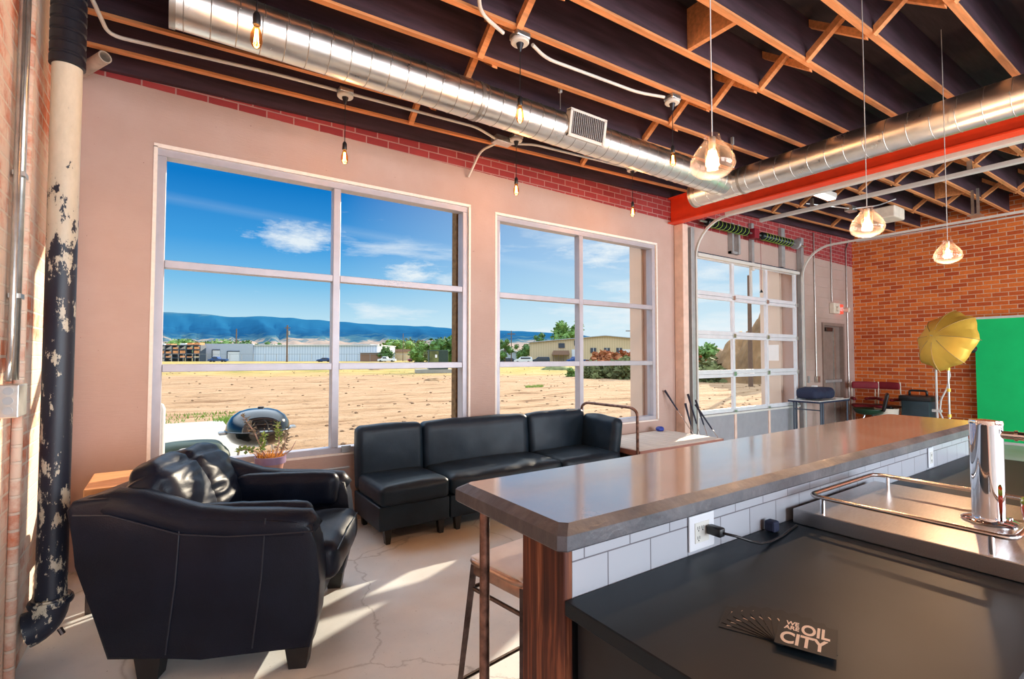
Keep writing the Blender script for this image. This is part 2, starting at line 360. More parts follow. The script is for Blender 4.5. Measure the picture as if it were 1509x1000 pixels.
# ------------------------------------------------------------------ mesh helpers
def link(o, parent=None):
    COL.objects.link(o)
    if parent: o.parent = parent
    return o
def obj(name, bm, m, parent=None, smooth=False, auto=None, recenter=True):
    bmesh.ops.recalc_face_normals(bm, faces=bm.faces) if not getattr(bm, '_keep', False) else None
    me = bpy.data.meshes.new(name)
    loc = Vector((0, 0, 0))
    if parent is None and recenter and len(bm.verts):
        xs = [v.co.x for v in bm.verts]; ys = [v.co.y for v in bm.verts]; zs = [v.co.z for v in bm.verts]
        loc = Vector(((min(xs) + max(xs)) / 2, (min(ys) + max(ys)) / 2, min(zs)))
        bmesh.ops.translate(bm, verts=bm.verts, vec=-loc)
    bm.to_mesh(me); bm.free()
    ms = m if isinstance(m, (list, tuple)) else [m]
    for x in ms: me.materials.append(x)
    if smooth or auto is not None:
        me.polygons.foreach_set('use_smooth', [True] * len(me.polygons))
        if auto is not None: me.set_sharp_from_angle(angle=math.radians(auto))
    o = bpy.data.objects.new(name, me); o.location = loc
    return link(o, parent)
def tag(o, label=None, cat=None, group=None, kind=None):
    if label: o['label'] = label
    if cat: o['category'] = cat
    if group: o['group'] = group
    if kind: o['kind'] = kind
    return o
def empty(name, loc=(0, 0, 0), rz=0, label=None, cat=None, group=None, kind=None):
    o = bpy.data.objects.new(name, None); o.empty_display_size = .1
    o.location = loc; o.rotation_euler = (0, 0, rz); link(o); return tag(o, label, cat, group, kind)
def dup(root, loc, rz=None, label=None, group=None):
    def cp(o, par):
        c = o.copy(); COL.objects.link(c)
        if par: c.parent = par
        for ch in [x for x in list(root_children[o.name])]: cp(ch, c)
        return c
    root_children = {}
    def idx(o):
        root_children[o.name] = [x for x in bpy.data.objects if x.parent == o]
        for x in root_children[o.name]: idx(x)
    idx(root)
    r = cp(root, None); r.location = loc
    if rz is not None: r.rotation_euler = (0, 0, rz)
    if label: r['label'] = label
    if group: r['group'] = group
    return r
def nb(): return bmesh.new()
def box(bm, x0, x1, y0, y1, z0, z1, bev=0, seg=2, mi=0):
    r = bmesh.ops.create_cube(bm, size=1)
    vs = r['verts']
    for v in vs: v.co = Vector(((x0 + x1) / 2 + v.co.x * (x1 - x0), (y0 + y1) / 2 + v.co.y * (y1 - y0), (z0 + z1) / 2 + v.co.z * (z1 - z0)))
    fs = set(f for v in vs for f in v.link_faces)
    if mi:
        for f in fs: f.material_index = mi
    if bev:
        es = list(set(e for v in vs for e in v.link_edges))
        bmesh.ops.bevel(bm, geom=es, offset=bev, segments=seg, affect='EDGES', profile=.5)
    return vs
def B(*a, **k):
    bm = nb(); box(bm, *a, **k); return bm
def frame_axes(d):
    d = d.normalized(); up = Vector((0, 0, 1)) if abs(d.z) < .9 else Vector((1, 0, 0))
    a = d.cross(up).normalized(); b = d.cross(a).normalized(); return a, b
def sweep(bm, pts, r, seg=10, closed=False, caps=True, radii=None, mi=0, sq=False):
    pts = [Vector(p) for p in pts]; n = len(pts); rings = []
    prev = None
    for i, p in enumerate(pts):
        if closed: tv = pts[(i + 1) % n] - pts[i - 1]
        else: tv = pts[min(i + 1, n - 1)] - pts[max(i - 1, 0)]
        tv.normalize()
        if prev is None: a, b = frame_axes(tv)
        else:
            a = prev - tv * prev.dot(tv)
            a = a.normalized() if a.length > 1e-6 else frame_axes(tv)[0]
            b = tv.cross(a)
        prev = a
        rr = radii[i] if radii else r
        ring = []
        for k in range(seg):
            an = 2 * PI * (k + (.5 if sq else 0)) / seg
            ring.append(bm.verts.new(p + (a * math.cos(an) + b * math.sin(an)) * rr))
        rings.append(ring)
    m = n if closed else n - 1
    for i in range(m):
        A, Bq = rings[i], rings[(i + 1) % n]
        off = 0
        if closed and i == n - 1:
            off = min(range(seg), key=lambda o: (A[0].co - Bq[o].co).length)
        for k in range(seg):
            try:
                f = bm.faces.new((A[k], A[(k + 1) % seg], Bq[(k + 1 + off) % seg], Bq[(k + off) % seg])); f.material_index = mi
            except ValueError: pass
    if caps and not closed:
        for r_ in (rings[0], rings[-1]):
            try: f = bm.faces.new(r_); f.material_index = mi
            except ValueError: pass
    return bm
def fillet(pts, r, n=6):
    pts = [Vector(p) for p in pts]; out = [pts[0]]
    for i in range(1, len(pts) - 1):
        p = pts[i]; a = (pts[i - 1] - p); b = (pts[i + 1] - p)
        rr = min(r, a.length * .49, b.length * .49)
        A = p + a.normalized() * rr; Bq = p + b.normalized() * rr
        for k in range(n + 1):
            s = k / n
            out.append(A * (1 - s) ** 2 + p * 2 * s * (1 - s) + Bq * s * s)
    out.append(pts[-1]); return out
def tube(pts, r, seg=10, **k):
    bm = nb(); sweep(bm, pts, r, seg, **k); return bm
def cyl(bm, p0, p1, r, seg=16, r2=None, mi=0):
    return sweep(bm, [p0, p1], r, seg, radii=[r, r if r2 is None else r2], mi=mi)
def lathe(bm, prof, cx=0, cy=0, seg=28, cz=0, sx=1, sy=1, mi=0):
    rings = []
    for r, z in prof:
        if r < 1e-5: rings.append([bm.verts.new((cx, cy, cz + z))])
        else: rings.append([bm.verts.new((cx + r * sx * math.cos(2 * PI * k / seg), cy + r * sy * math.sin(2 * PI * k / seg), cz + z)) for k in range(seg)])
    for a, b in zip(rings, rings[1:]):
        for k in range(seg):
            if len(a) == 1 and len(b) == 1: continue
            if len(a) == 1: f = bm.faces.new((a[0], b[k], b[(k + 1) % seg]))
            elif len(b) == 1: f = bm.faces.new((a[k], a[(k + 1) % seg], b[0]))
            else: f = bm.faces.new((a[k], a[(k + 1) % seg], b[(k + 1) % seg], b[k]))
            f.material_index = mi
    return bm
def prism(bm, prof, axis, a0, a1, bev=0, seg=2, mi=0):
    """closed profile extruded along an axis; profile given in the two other axes (order x,y,z)"""
    def mk(p, a):
        if axis == 'y': return (p[0], a, p[1])
        if axis == 'x': return (a, p[0], p[1])
        return (p[0], p[1], a)
    v0 = [bm.verts.new(mk(p, a0)) for p in prof]; v1 = [bm.verts.new(mk(p, a1)) for p in prof]
    fs = [bm.faces.new(v0), bm.faces.new(v1)]
    n = len(prof)
    for i in range(n): fs.append(bm.faces.new((v0[i], v0[(i + 1) % n], v1[(i + 1) % n], v1[i])))
    for f in fs: f.material_index = mi
    if bev:
        es = [e for f in fs[:2] for e in f.edges]
        bmesh.ops.bevel(bm, geom=es, offset=bev, segments=seg, affect='EDGES', profile=.5)
    return bm
def softbox(w, d, h, r=.05, bulge=.03, nz=.006, nf=4., res=20, seed=0., wr=None, side=.35):
    """padded cushion centred on x,y with its base at z=0"""
    bm = nb(); bmesh.ops.create_grid(bm, x_segments=1, y_segments=1, size=1); bm.free(); bm = nb()
    verts = {}
    def vert(i, j, k, ni, nj, nk):
        key = (i, j, k)
        if key in verts: return verts[key]
        u, v, t_ = 2 * i / ni - 1, 2 * j / nj - 1, 2 * k / nk - 1
        p = Vector((u * w / 2, v * d / 2, t_ * h / 2))
        q = Vector((max(-w / 2 + r, min(w / 2 - r, p.x)), max(-d / 2 + r, min(d / 2 - r, p.y)), max(-h / 2 + r, min(h / 2 - r, p.z))))
        e = p - q
        if e.length > 1e-9: p = q + e.normalized() * r
        fl = max(0, 1 - abs(u) ** 3) * max(0, 1 - abs(v) ** 3)
        p.z += bulge * fl * (1 if t_ > 0 else -.3) * abs(t_)
        p.x += bulge * side * u * (1 - v * v) * (1 - t_ * t_)
        p.y += bulge * side * v * (1 - u * u) * (1 - t_ * t_)
        s = Vector((seed, seed * 1.7, 0))
        dn = mnoise.noise(p * nf + s) * nz + mnoise.noise(p * nf * 3 + s) * nz * .35
        if wr:
            c = mnoise.noise(Vector((p.x * wr[0], p.y * wr[1], p.z * wr[2])) + s * 2)
            dn += wr[3] * (1 - abs(c) * 2.2)
        nn = Vector((u * .4, v * .4, t_)).normalized()
        p += nn * dn
        p.z += h / 2
        verts[key] = bm.verts.new(p); return verts[key]
    mx = max(w, d, h); ni = max(5, int(res * w / mx)); nj = max(5, int(res * d / mx)); nk = max(5, int(res * h / mx))
    def quad(*c):
        bm.faces.new([vert(*p, ni, nj, nk) for p in c])
    for i in range(ni):
        for j in range(nj):
            for k in (0, nk): quad((i, j, k), (i + 1, j, k), (i + 1, j + 1, k), (i, j + 1, k))
    for i in range(ni):
        for k in range(nk):
            for j in (0, nj): quad((i, j, k), (i + 1, j, k), (i + 1, j, k + 1), (i, j, k + 1))
    for j in range(nj):
        for k in range(nk):
            for i in (0, ni): quad((i, j, k), (i, j + 1, k), (i, j + 1, k + 1), (i, j, k + 1))
    return bm
def xf(bm, mat): bmesh.ops.transform(bm, matrix=mat, verts=bm.verts); return bm
def T(x, y, z): return Matrix.Translation((x, y, z))
def RX(a): return Matrix.Rotation(a, 4, 'X')
def RY(a): return Matrix.Rotation(a, 4, 'Y')
def RZ(a): return Matrix.Rotation(a, 4, 'Z')
def subd(o, lv=1):
    s = o.modifiers.new('s', 'SUBSURF'); s.levels = lv; s.render_levels = lv; return o
def text_mesh(body, size, font_ext=.0005):
    cu = bpy.data.curves.new('t', 'FONT'); cu.body = body; cu.size = size; cu.extrude = font_ext; cu.offset = size * .028
    cu.align_x = 'LEFT'; o = bpy.data.objects.new('t', cu); COL.objects.link(o)
    dg = bpy.context.evaluated_depsgraph_get(); dg.update()
    me = bpy.data.meshes.new_from_object(o.evaluated_get(dg))
    bpy.data.objects.remove(o)
    bm = nb(); bm.from_mesh(me); bpy.data.meshes.remove(me); return bm

# ------------------------------------------------------------------ room shell
def wall_cells(bm, x0, x1, z0, z1, y0, y1, holes, axis='x'):
    xs = sorted(set([x0, x1] + [h[0] for h in holes] + [h[1] for h in holes]))
    zs = sorted(set([z0, z1] + [h[2] for h in holes] + [h[3] for h in holes]))
    for a, b in zip(xs, xs[1:]):
        for c, d in zip(zs, zs[1:]):
            mx, mz = (a + b) / 2, (c + d) / 2
            if any(h[0] < mx < h[1] and h[2] < mz < h[3] for h in holes): continue
            if axis == 'x': box(bm, a, b, y0, y1, c, d)
            else: box(bm, y0, y1, a, b, c, d)
    bmesh.ops.remove_doubles(bm, verts=bm.verts, dist=1e-5)
    # drop inner partition faces
    seen = {}
    bm.verts.index_update()
    for f in list(bm.faces):
        k = tuple(sorted(v.index for v in f.verts))
        seen.setdefault(k, []).append(f)
    bmesh.ops.delete(bm, geom=[f for fs in seen.values() if len(fs) > 1 for f in fs], context='FACES_ONLY')
W1 = (-.11, 2.625, .61, 3.11); W2 = (2.975, 5.66, .61, 3.085)
GD = (6.49, 9.53, 0.0, 3.07); DR = (10.55, 11.48, 0.0, 2.17)
bm = nb(); wall_cells(bm, XL - .3, XR + .3, -.12, 4.35, D, D + .24, [W1, W2, GD, DR])
tag(obj('wall_front', bm, M['wall_front'], recenter=False), 'long peach plastered wall with two big windows and a brick band on top', kind='structure')
def struct(name, bm, m, label=None, **k): return tag(obj(name, bm, m, recenter=False, **k), label, kind='structure')
struct('wall_left', B(XL - .3, XL, YB, D, -.12, 4.2), M['brick_left'])
struct('wall_right', B(XR, XR + .3, YB, D, -.12, 4.6), M['brick_far'])
BW = [(0.3, 3.0, .7, 3.1), (3.8, 6.5, .7, 3.1), (7.3, 10.9, .2, 3.1)]
bm = nb(); wall_cells(bm, XL - .3, XR + .3, -.12, 4.6, YB - .3, YB, BW)
struct('wall_back', bm, M['brick_back'])
struct('floor', B(XL - .3, XR + .3, YB - .3, D + .24, -.14, 0), M['floor'])
# roof deck, rising gently to the right
def roofz(x): return 3.60 + .033 * x
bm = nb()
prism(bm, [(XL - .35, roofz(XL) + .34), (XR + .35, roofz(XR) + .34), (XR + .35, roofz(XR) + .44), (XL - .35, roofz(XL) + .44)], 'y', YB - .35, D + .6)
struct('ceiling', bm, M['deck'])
# plank above the wall (rim) seen as a dark band over the brick
bm = nb()
prism(bm, [(XL, roofz(XL) + .0), (XR, roofz(XR) + .0), (XR, roofz(XR) + .34), (XL, roofz(XL) + .34)], 'y', D - .05, D - .005)
struct('trim_1', bm, M['joist'], 'dark rim board along the top of the window wall')

# joists: warm light painted as orange lower edge, shade as dark sides; cross bracing
ORD = ['nearest the window wall', 'second from the window wall', 'third from the window wall', 'fourth from the window wall',
       'fifth from the window wall', 'sixth from the window wall', 'seventh from the window wall', 'eighth from the window wall', 'ninth from the window wall',
       'tenth from the window wall', 'eleventh from the window wall', 'twelfth from the window wall']
JY = [.977 + .417 * n for n in range(8, -4, -1)]
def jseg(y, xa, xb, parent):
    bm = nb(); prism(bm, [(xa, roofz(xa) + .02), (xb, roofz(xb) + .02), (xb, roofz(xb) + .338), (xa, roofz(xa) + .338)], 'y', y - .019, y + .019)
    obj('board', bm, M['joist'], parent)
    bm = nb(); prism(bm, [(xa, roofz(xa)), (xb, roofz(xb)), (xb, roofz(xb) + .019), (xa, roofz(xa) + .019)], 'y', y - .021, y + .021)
    tag(obj('lit_lower_edge', bm, M['wood_edge'], parent), 'lower edge with warm light painted in orange')
for i, y in enumerate(JY):
    j = empty('ceiling_joist', (0, 0, 0), label='dark wooden ceiling joist with painted shade on its sides and painted warm light below, ' + ORD[i], cat='joist', group='ceiling joists')
    jseg(y, XL, XR, j)
    if i < len(JY) - 1:
        y2 = JY[i + 1]
        for k, xb in enumerate((1.78, 3.90, 8.1, 10.2)):
            x = xb + .05 * ((i * 7 + k * 3) % 3)
            z0, z1 = roofz(x) + .015, roofz(x) + .30
            for s in (0, 1):
                bm = nb(); za, zb = (z0, z1) if s == 0 else (z1, z0)
                xx = x + .055 * s
                A = Vector((0, y - .024, za)); Bq = Vector((0, y2 + .024, zb)); w = .032 if za < zb else -.032
                prism(bm, [(A.y, A.z - .03), (A.y, A.z + .03), (Bq.y, Bq.z + .03), (Bq.y, Bq.z - .03)], 'x', xx, xx + .045)
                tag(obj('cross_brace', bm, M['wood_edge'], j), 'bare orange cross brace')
# wide solid blocks seen in two bays
for (x, n, lab) in ((3.05, 5, 'broad orange plywood block between the sixth and seventh joists'), (9.75, 4, 'broad orange block between joists in the garage bay')):
    ya, yb = JY[n] - .022, JY[n + 1] + .022
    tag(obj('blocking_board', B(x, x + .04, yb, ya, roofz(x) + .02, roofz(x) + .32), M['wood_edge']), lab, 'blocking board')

# windows
def window(name, hole, nrow_z, mull_x, n):
    x0, x1, z0, z1 = hole; y = D + .02
    w = empty(name, ((x0 + x1) / 2, D, z0), kind='structure', label=n)
    ox, oz = -(x0 + x1) / 2, -z0
    def P(bm): return xf(bm, T(ox, -D, oz))
    fw = .062
    bm = nb()
    for a in ((x0, x1, z0, z0 + fw), (x0, x1, z1 - fw, z1), (x0, x0 + fw, z0 + fw, z1 - fw), (x1 - fw, x1, z0 + fw, z1 - fw)):
        box(bm, a[0], a[1], y, y + .11, a[2], a[3], bev=.004, seg=1)
    obj('window_frame', P(bm), M['alu'], w)
    bm = nb(); q = .02
    for a in ((x0 - q, x1 + q, z0 - .004, z0 + .012), (x0 - q, x1 + q, z1 - .006, z1 + .022), (x0 - q, x0 + .004, z0, z1), (x1 - .004, x1 + q, z0, z1)):
        box(bm, a[0], a[1], D - .006, D + .02, a[2], a[3])
    obj('window_casing', P(bm), M['white_trim'], w)
    obj('mullion', P(B(mull_x - .032, mull_x + .032, y + .004, y + .10, z0 + fw, z1 - fw, bev=.004, seg=1)), M['alu'], w)
    for z in nrow_z:
        bm = nb()
        for a, b in ((x0 + fw, mull_x - .032), (mull_x + .032, x1 - fw)): box(bm, a, b, y + .006, y + .09, z - .03, z + .03, bev=.004, seg=1)
        obj('rail', P(bm), M['alu'], w)
    zs = [z0 + fw] + list(nrow_z) + [z1 - fw]; xs = [x0 + fw, mull_x, x1 - fw]
    for a, b in zip(xs, xs[1:]):
        for c, d in zip(zs, zs[1:]):
            obj('window_pane', P(B(a, b, y + .05, y + .056, c, d)), M['glass'], w)
    return w
w1 = window('window_1', W1, (1.41, 2.215), 1.25, 'large left window of six panes in a grey metal frame')
obj('latch', B(.05, .13, -.005, .02, .02, .075), M['bead'], w1)
window('window_2', W2, (1.41, 2.19), 4.26, 'right window of six panes in a grey metal frame')
# outer jambs
struct('trim_2', B(2.60, 2.66, D + .24, D + .34, .4, 3.4), M['jamb_dark'], 'brown brick outer jamb right of the left window')
struct('trim_3', B(5.62, 5.72, D + .24, D + .46, .2, 3.4), M['peach_out'], 'peach outer jamb right of the right window')
struct('trim_4', B(9.46, 9.62, D + .24, D + .62, -.1, 3.6), M['peach_out'], 'peach outer pier beside the garage door')
tag(obj('posted_notice', B(9.452, 9.458, D + .27, D + .50, 1.42, 1.72), M['paper']), 'white paper notice on the peach outer pier', 'notice')

# overhead garage door
gd = empty('door_1', ((GD[0] + GD[1]) / 2, D - .02, 0), kind='structure', label='white sectional garage door with four rows of glass over a grey panel')
cx = (GD[0] + GD[1]) / 2; yo = D - .045
def PG(bm): return xf(bm, T(-cx, -(D - .02), 0))
gx0, gx1 = 6.47, 9.50
cols = [gx0, gx0 + (gx1 - gx0) / 3, gx0 + 2 * (gx1 - gx0) / 3, gx1]
for s in range(5):
    z0, z1 = .01 + s * .608, .01 + (s + 1) * .608 - .004
    bm = nb()
    if s == 0:
        box(bm, gx0, gx1, yo, yo + .045, z0, z1, bev=.004, seg=1)
        obj('bottom_section', PG(bm), M['door_grey'], gd)
        bm = nb()
        for c in cols[1:3]: box(bm, c - .03, c + .03, yo - .012, yo, z0, z1)
        box(bm, gx0, gx0 + .05, yo - .012, yo, z0, z1); box(bm, gx1 - .05, gx1, yo - .012, yo, z0, z1)
        obj('stile', PG(bm), M['col_pink'], gd)
        obj('lip', PG(B(gx0 - .02, gx1 + .02, yo - .03, yo - .0, z1 - .03, z1)), M['white_paint'], gd)
        continue
    box(bm, gx0, gx1, yo, yo + .045, z0, z0 + .062, bev=.004, seg=1)
    box(bm, gx0, gx1, yo, yo + .045, z1 - .052, z1, bev=.004, seg=1)
    for c in cols[1:3]: box(bm, c - .032, c + .032, yo + .002, yo + .043, z0 + .06, z1 - .05)
    box(bm, gx0, gx0 + .055, yo + .001, yo + .044, z0 + .06, z1 - .05); box(bm, gx1 - .055, gx1, yo + .001, yo + .044, z0 + .06, z1 - .05)
    sec = obj('glazed_section', PG(bm), M['door_white'], gd)
    for a, b in zip(cols, cols[1:]): obj('window_pane', PG(B(a + .03, b - .03, yo + .02, yo + .026, z0 + .05, z1 - .05)), M['glass'], sec)
    bm = nb()
    for c in cols: box(bm, c - .035, c + .035, yo - .02, yo, z0 - .035, z0 + .03)
    obj('hinge', PG(bm), M['galv'], sec)
bm = nb(); box(bm, gx0, gx1, yo - .07, yo, 3.0, 3.05)
obj('top_strut', PG(bm), M['white_paint'], gd)
obj('weather_strip', PG(B(gx0 - .02, gx1 + .02, yo - .01, yo + .04, 3.056, 3.085)), M['navy'], gd)
# swinging vent pane hung in the top row
bm = nb(); box(bm, 7.95, 7.99, yo - .03, yo, 2.5, 2.99); box(bm, 7.955, 8.02, yo - .06, yo, 2.93, 2.99)
obj('strap', PG(bm), M['white_paint'], gd)
# tracks
def channel(pts, lab, nm='door_track', mt=None, r=.022):
    bm = nb(); sweep(bm, pts, r, 4, sq=True)
    return tag(obj(nm, bm, mt or M['galv']), lab, 'door track')
def trackpts(x):
    p = [(x, D - .12, .05), (x, D - .12, 2.95)]
    for k in range(1, 10):
        a = k / 9 * PI / 2
        p.append((x, D - .12 - .52 * (1 - math.cos(a)), 2.95 + .52 * math.sin(a)))
    p.append((x, -2.4, 3.50)); return p
channel(trackpts(6.40), 'curved steel track left of the garage door, running back under the red beam', mt=M['white_paint'])
channel(trackpts(9.58), 'curved steel track right of the garage door', mt=M['white_paint'])
bm = nb(); box(bm, 6.27, 6.35, D - .14, D - .005, 0, 3.40, bev=.004, seg=1)
tag(obj('track_post', bm, M['bead']), 'grey steel angle post left of the garage door', 'post')
bm = nb(); box(bm, 9.62, 9.70, D - .10, D - .005, 0, 3.70, bev=.004, seg=1)
tag(obj('track_post', bm, M['bead']), 'grey steel angle post right of the garage door', 'post')
o = empty('opener_rail', (7.95, 1.2, 3.7), label='pale twin steel rail hung over the middle of the garage bay', cat='rail')
bm = nb(); box(bm, -.035, .035, -3.4, 3.2, 0, .055, bev=.006, seg=1); obj('rail', bm, M['white_paint'], o)
bm = nb(); box(bm, .10, .12, -3.4, 3.0, .06, .075); obj('chain_guide', bm, M['galv'], o)
for yy in (-1.6, .6, 2.4):
    obj('hanger', B(-.02, .02, yy - .02, yy + .02, .055, .18), M['galv'], o)
o = empty('track_hanger', (9.58, 2.1, 3.50), label='perforated angle hanger holding the right door track', cat='hanger')
bm = nb(); box(bm, -.03, -.005, -.03, .0, .03, .42); box(bm, .02, .045, .04, .07, .03, .42); obj('strut', bm, M['galv'], o)
obj('foot_plate', B(-.1, .12, -.05, .09, .028, .045), M['galv'], o)
# header channel parallel to the beam
o = tag(obj('light_channel', B(6.16, 6.24, -2.6, 3.9, 3.40, 3.47, bev=.006, seg=1), M['white_paint']), 'long white channel fixed just below the red beam', 'channel')
# torsion spring bar
o = empty('torsion_spring', (0, D - .16, 3.52), label='black torsion spring with green stripes above the garage door', cat='spring')
bm = nb(); cyl(bm, (6.45, 0, 0), (9.62, 0, 0), .016, 12); obj('shaft', bm, M['galv'], o, auto=40)
for xa, xb in ((6.62, 7.72), (8.12, 9.12)):
    bm = nb(); n = 26; pr = []
    for k in range(n * 2 + 1): pr.append(((.062 if k % 2 else .050), k / (n * 2) * (xb - xa)))
    lathe(bm, [(.016, 0)] + pr + [(.016, xb - xa)], seg=18); xf(bm, T(xa, 0, 0) @ RY(PI / 2)); s = obj('coil', bm, M['spring'], o, auto=60)
    bm = nb(); hp = [(xa + .03 + (xb - xa - .06) * k / 240, .064 * math.sin(2 * PI * 10 * k / 240), .064 * math.cos(2 * PI * 10 * k / 240)) for k in range(241)]
    sweep(bm, hp, .004, 5); obj('stripe', bm, M['spring_l'], s)
bm = nb(); lathe(bm, [(.0, -.03), (.085, -.03), (.085, -.02), (.07, 0), (.085, .02), (.085, .03), (0, .03)], seg=22); xf(bm, T(9.28, 0, 0) @ RY(PI / 2)); obj('cable_drum', bm, M['bead'], o, auto=40)
bm = nb(); box(bm, 7.84, 7.98, -.06, .06, -.08, .08, bev=.01); obj('centre_bracket', bm, M['red_chair'], o)
bm = nb()
for x in (7.42, 7.60): box(bm, x, x + .05, .08, .155, -.36, .13)
box(bm, 7.42, 7.65, .10, .155, -.36, -.32); obj('wall_bracket', bm, M['bead'], o)
obj('post', B(8.02, 8.09, .10, .155, -.46, .22), M['bead'], o)
obj('post', B(8.98, 9.10, .10, .155, -.42, .28), M['bead'], o)
bm = nb(); cyl(bm, (8.0, D - .22, 2.60), (8.0, D - .22, 3.45), .004, 6); o = obj('pull_cord', bm, M['red_chair']); tag(o, 'red release cord hanging in front of the top door panes', 'cord')
bm = nb(); cyl(bm, (0, 0, 0), (0, 0, .05), .028, 8, r2=.004); xf(bm, T(0, 0, -.05)); h = obj('handle', bm, M['black'], o)

# red beam
o = empty('steel_beam', (5.99, 1.0, 3.42), label='bright red steel I beam crossing under the joists', cat='beam')
bm = nb(); box(bm, -.01, .01, -3.6, 3.64, .016, .36); obj('web', bm, M['red_beam'], o)
bm = nb(); box(bm, -.075, .075, -3.6, 3.64, 0, .016); obj('flange', bm, M['red_beam'], o)
bm = nb(); box(bm, -.075, .075, -3.6, 3.64, .358, .372); obj('flange', bm, M['red_beam'], o)
o = tag(obj('steel_column', B(6.05, 6.17, D - .16, D - .005, 0, 3.415, bev=.008), M['col_pink']), 'peach painted column under the wall end of the red beam', 'column')

# wall side details of the garage bay
d2 = empty('door_2', (11.02, D, 0), kind='structure', label='closed taupe exit door in the far corner')
bm = nb(); box(bm, -.47, -.41, -.03, .12, 0, 2.17); box(bm, .41, .47, -.03, .12, 0, 2.17); box(bm, -.41, .41, -.03, .12, 2.11, 2.17); obj('door_frame', bm, M['door_brown'], d2)
obj('door_leaf', B(-.41, .41, .05, .09, .01, 2.11), M['door_brown'], d2)
bm = nb(); box(bm, -.36, .34, -.02, .045, .98, 1.04, bev=.01); obj('push_bar', bm, M['bead'], d2)
obj('vertical_rod', B(.12, .15, .02, .048, .08, 2.08), M['galv'], d2)
bm = nb(); box(bm, -.30, -.02, -.02, .048, 2.0, 2.08, bev=.01); obj('door_closer', bm, M['steel_dark'], d2)
def conduit(pts, lab, r=.011, mt='galv', nm='conduit', f=.06, boxes=()):
    o = obj(nm, tube(fillet(pts, f) if len(pts) > 2 else pts, r, 10), M[mt], auto=50, recenter=True); tag(o, lab, 'conduit')
    return o
conduit([(10.27, D - .02, 1.12), (10.27, D - .02, 3.9)], 'steel conduit running down beside the exit door to a small box')
conduit([(10.98, D - .02, 2.60), (10.98, D - .02, 3.9)], 'steel conduit dropping to the exit sign')
conduit([(11.66, D - .02, .3), (11.66, D - .02, 3.75), (11.80, D - .02, 3.95)], 'steel conduit nearest the brick corner')
tag(obj('switch_box', B(10.22, 10.33, D - .06, D - .004, 1.0, 1.12, bev=.006), M['galv']), 'small steel box at the foot of the conduit left of the exit door', 'box')
tag(obj('light_switch', B(9.95, 10.02, D - .015, D - .004, 1.0, 1.13), M['bead']), 'grey switch plate on the peach wall', 'switch')
o = empty('exit_sign', (11.13, D - .005, 2.36), label='lit red exit sign with two lamp heads above the far door', cat='sign')
obj('housing', B(-.24, .02, -.09, 0, .0, .21, bev=.01), M['cream'], o)
obj('sign_face', B(.02, .24, -.06, 0, .01, .20), M['exit_red'], o)
tm = text_mesh('EXIT', .105); xf(tm, T(.025, -.062, .065) @ RX(PI / 2)); obj('lettering', tm, M['paper'], o)
for x in (-.13, .33):
    bm = nb(); cyl(bm, (x, -.05, .10), (x, -.13, .09), .045, 14, r2=.052); obj('lamp_head', bm, M['cream'], o, auto=40)
obj('bracket', B(.24, .33, -.05, -.02, .085, .115), M['cream'], o)
# white strip along the far wall top
tag(obj('wall_conduit', tube([(XR - .03, 4.55, 3.93), (XR - .03, -4, 3.86)], .012, 8), M['white_paint']), 'thin white conduit along the top of the far brick wall', 'conduit')
# ceiling gear in the garage bay
def strip(x, y, z, l, lab):
    o = empty('strip_light', (x, y, z), label=lab, cat='ceiling light')
    obj('housing', B(-l / 2, l / 2, -.06, .06, .02, .09, bev=.01), M['white_paint'], o)
    obj('diffuser', B(-l / 2 + .02, l / 2 - .02, -.05, .05, 0, .02), M['strip_em'], o)
strip(7.1, 3.2, 3.70, 1.15, 'short white strip light hung between the red beam and the garage rail')
o = empty('junction_box', (8.9, 3.45, 3.80), label='white junction box with conduits on the garage bay ceiling', cat='box')
obj('box_body', B(-.09, .09, -.06, .06, 0, .08, bev=.008), M['galv'], o)
obj('conduit_arm', tube(fillet([(-.09, 0, .04), (-.4, .1, .04), (-.7, .35, .10)], .08), .011, 8), M['galv'], o)
obj('conduit_arm', tube(fillet([(.0, -.06, .04), (.2, -.3, .06), (.3, -.5, .13)], .08), .011, 8), M['galv'], o)
o = tag(obj('opener_motor', B(9.0, 9.4, 2.9, 3.2, 3.62, 3.80, bev=.02), M['cream']), 'cream opener box on the garage bay ceiling', 'box')

# ------------------------------------------------------------------ ducts
def spiral_duct(name, p0, p1, r, step, lab, kids=None):
    p0, p1 = Vector(p0), Vector(p1); d = p1 - p0; ln = d.length; d.normalize()
    o = empty(name, p0, label=lab, cat='duct')
    e = d * ln
    bm = nb(); cyl(bm, (0, 0, 0), e, r, 48)
    obj('duct_body', bm, M['duct'], o, auto=40)
    a, b = frame_axes(d); k = 0; s = step * .5; lead = r * .10
    bm = nb()
    while s < ln - .02:
        c = d * s
        ring = [c + (a * math.cos(2 * PI * q / 32) + b * math.sin(2 * PI * q / 32)) * (r + .0005) + d * lead * (q / 32) for q in range(33)]
        sweep(bm, ring, .0030, 5); s += step
    obj('seam', bm, M['duct_seam'], o)
    for cx_ in kids or ():
        bm = nb(); cyl(bm, d * cx_, d * (cx_ + .03), r + .006, 40); obj('collar', bm, M['duct_seam'], o, auto=40)
    return o
DR1, DR2 = .139, .146
o1 = spiral_duct('spiral_duct', (-.04, 3.28, 3.465), (5.12, 3.28, 3.465), DR1, .128, 'long round silver duct parallel to the window wall', kids=(0.0, 1.93))
o2 = spiral_duct('spiral_duct', (5.25, 3.72, 3.465), (5.25, -3.6, 3.465), DR2, .16, 'round silver duct crossing the room beside the red beam', kids=(0.0, .62))
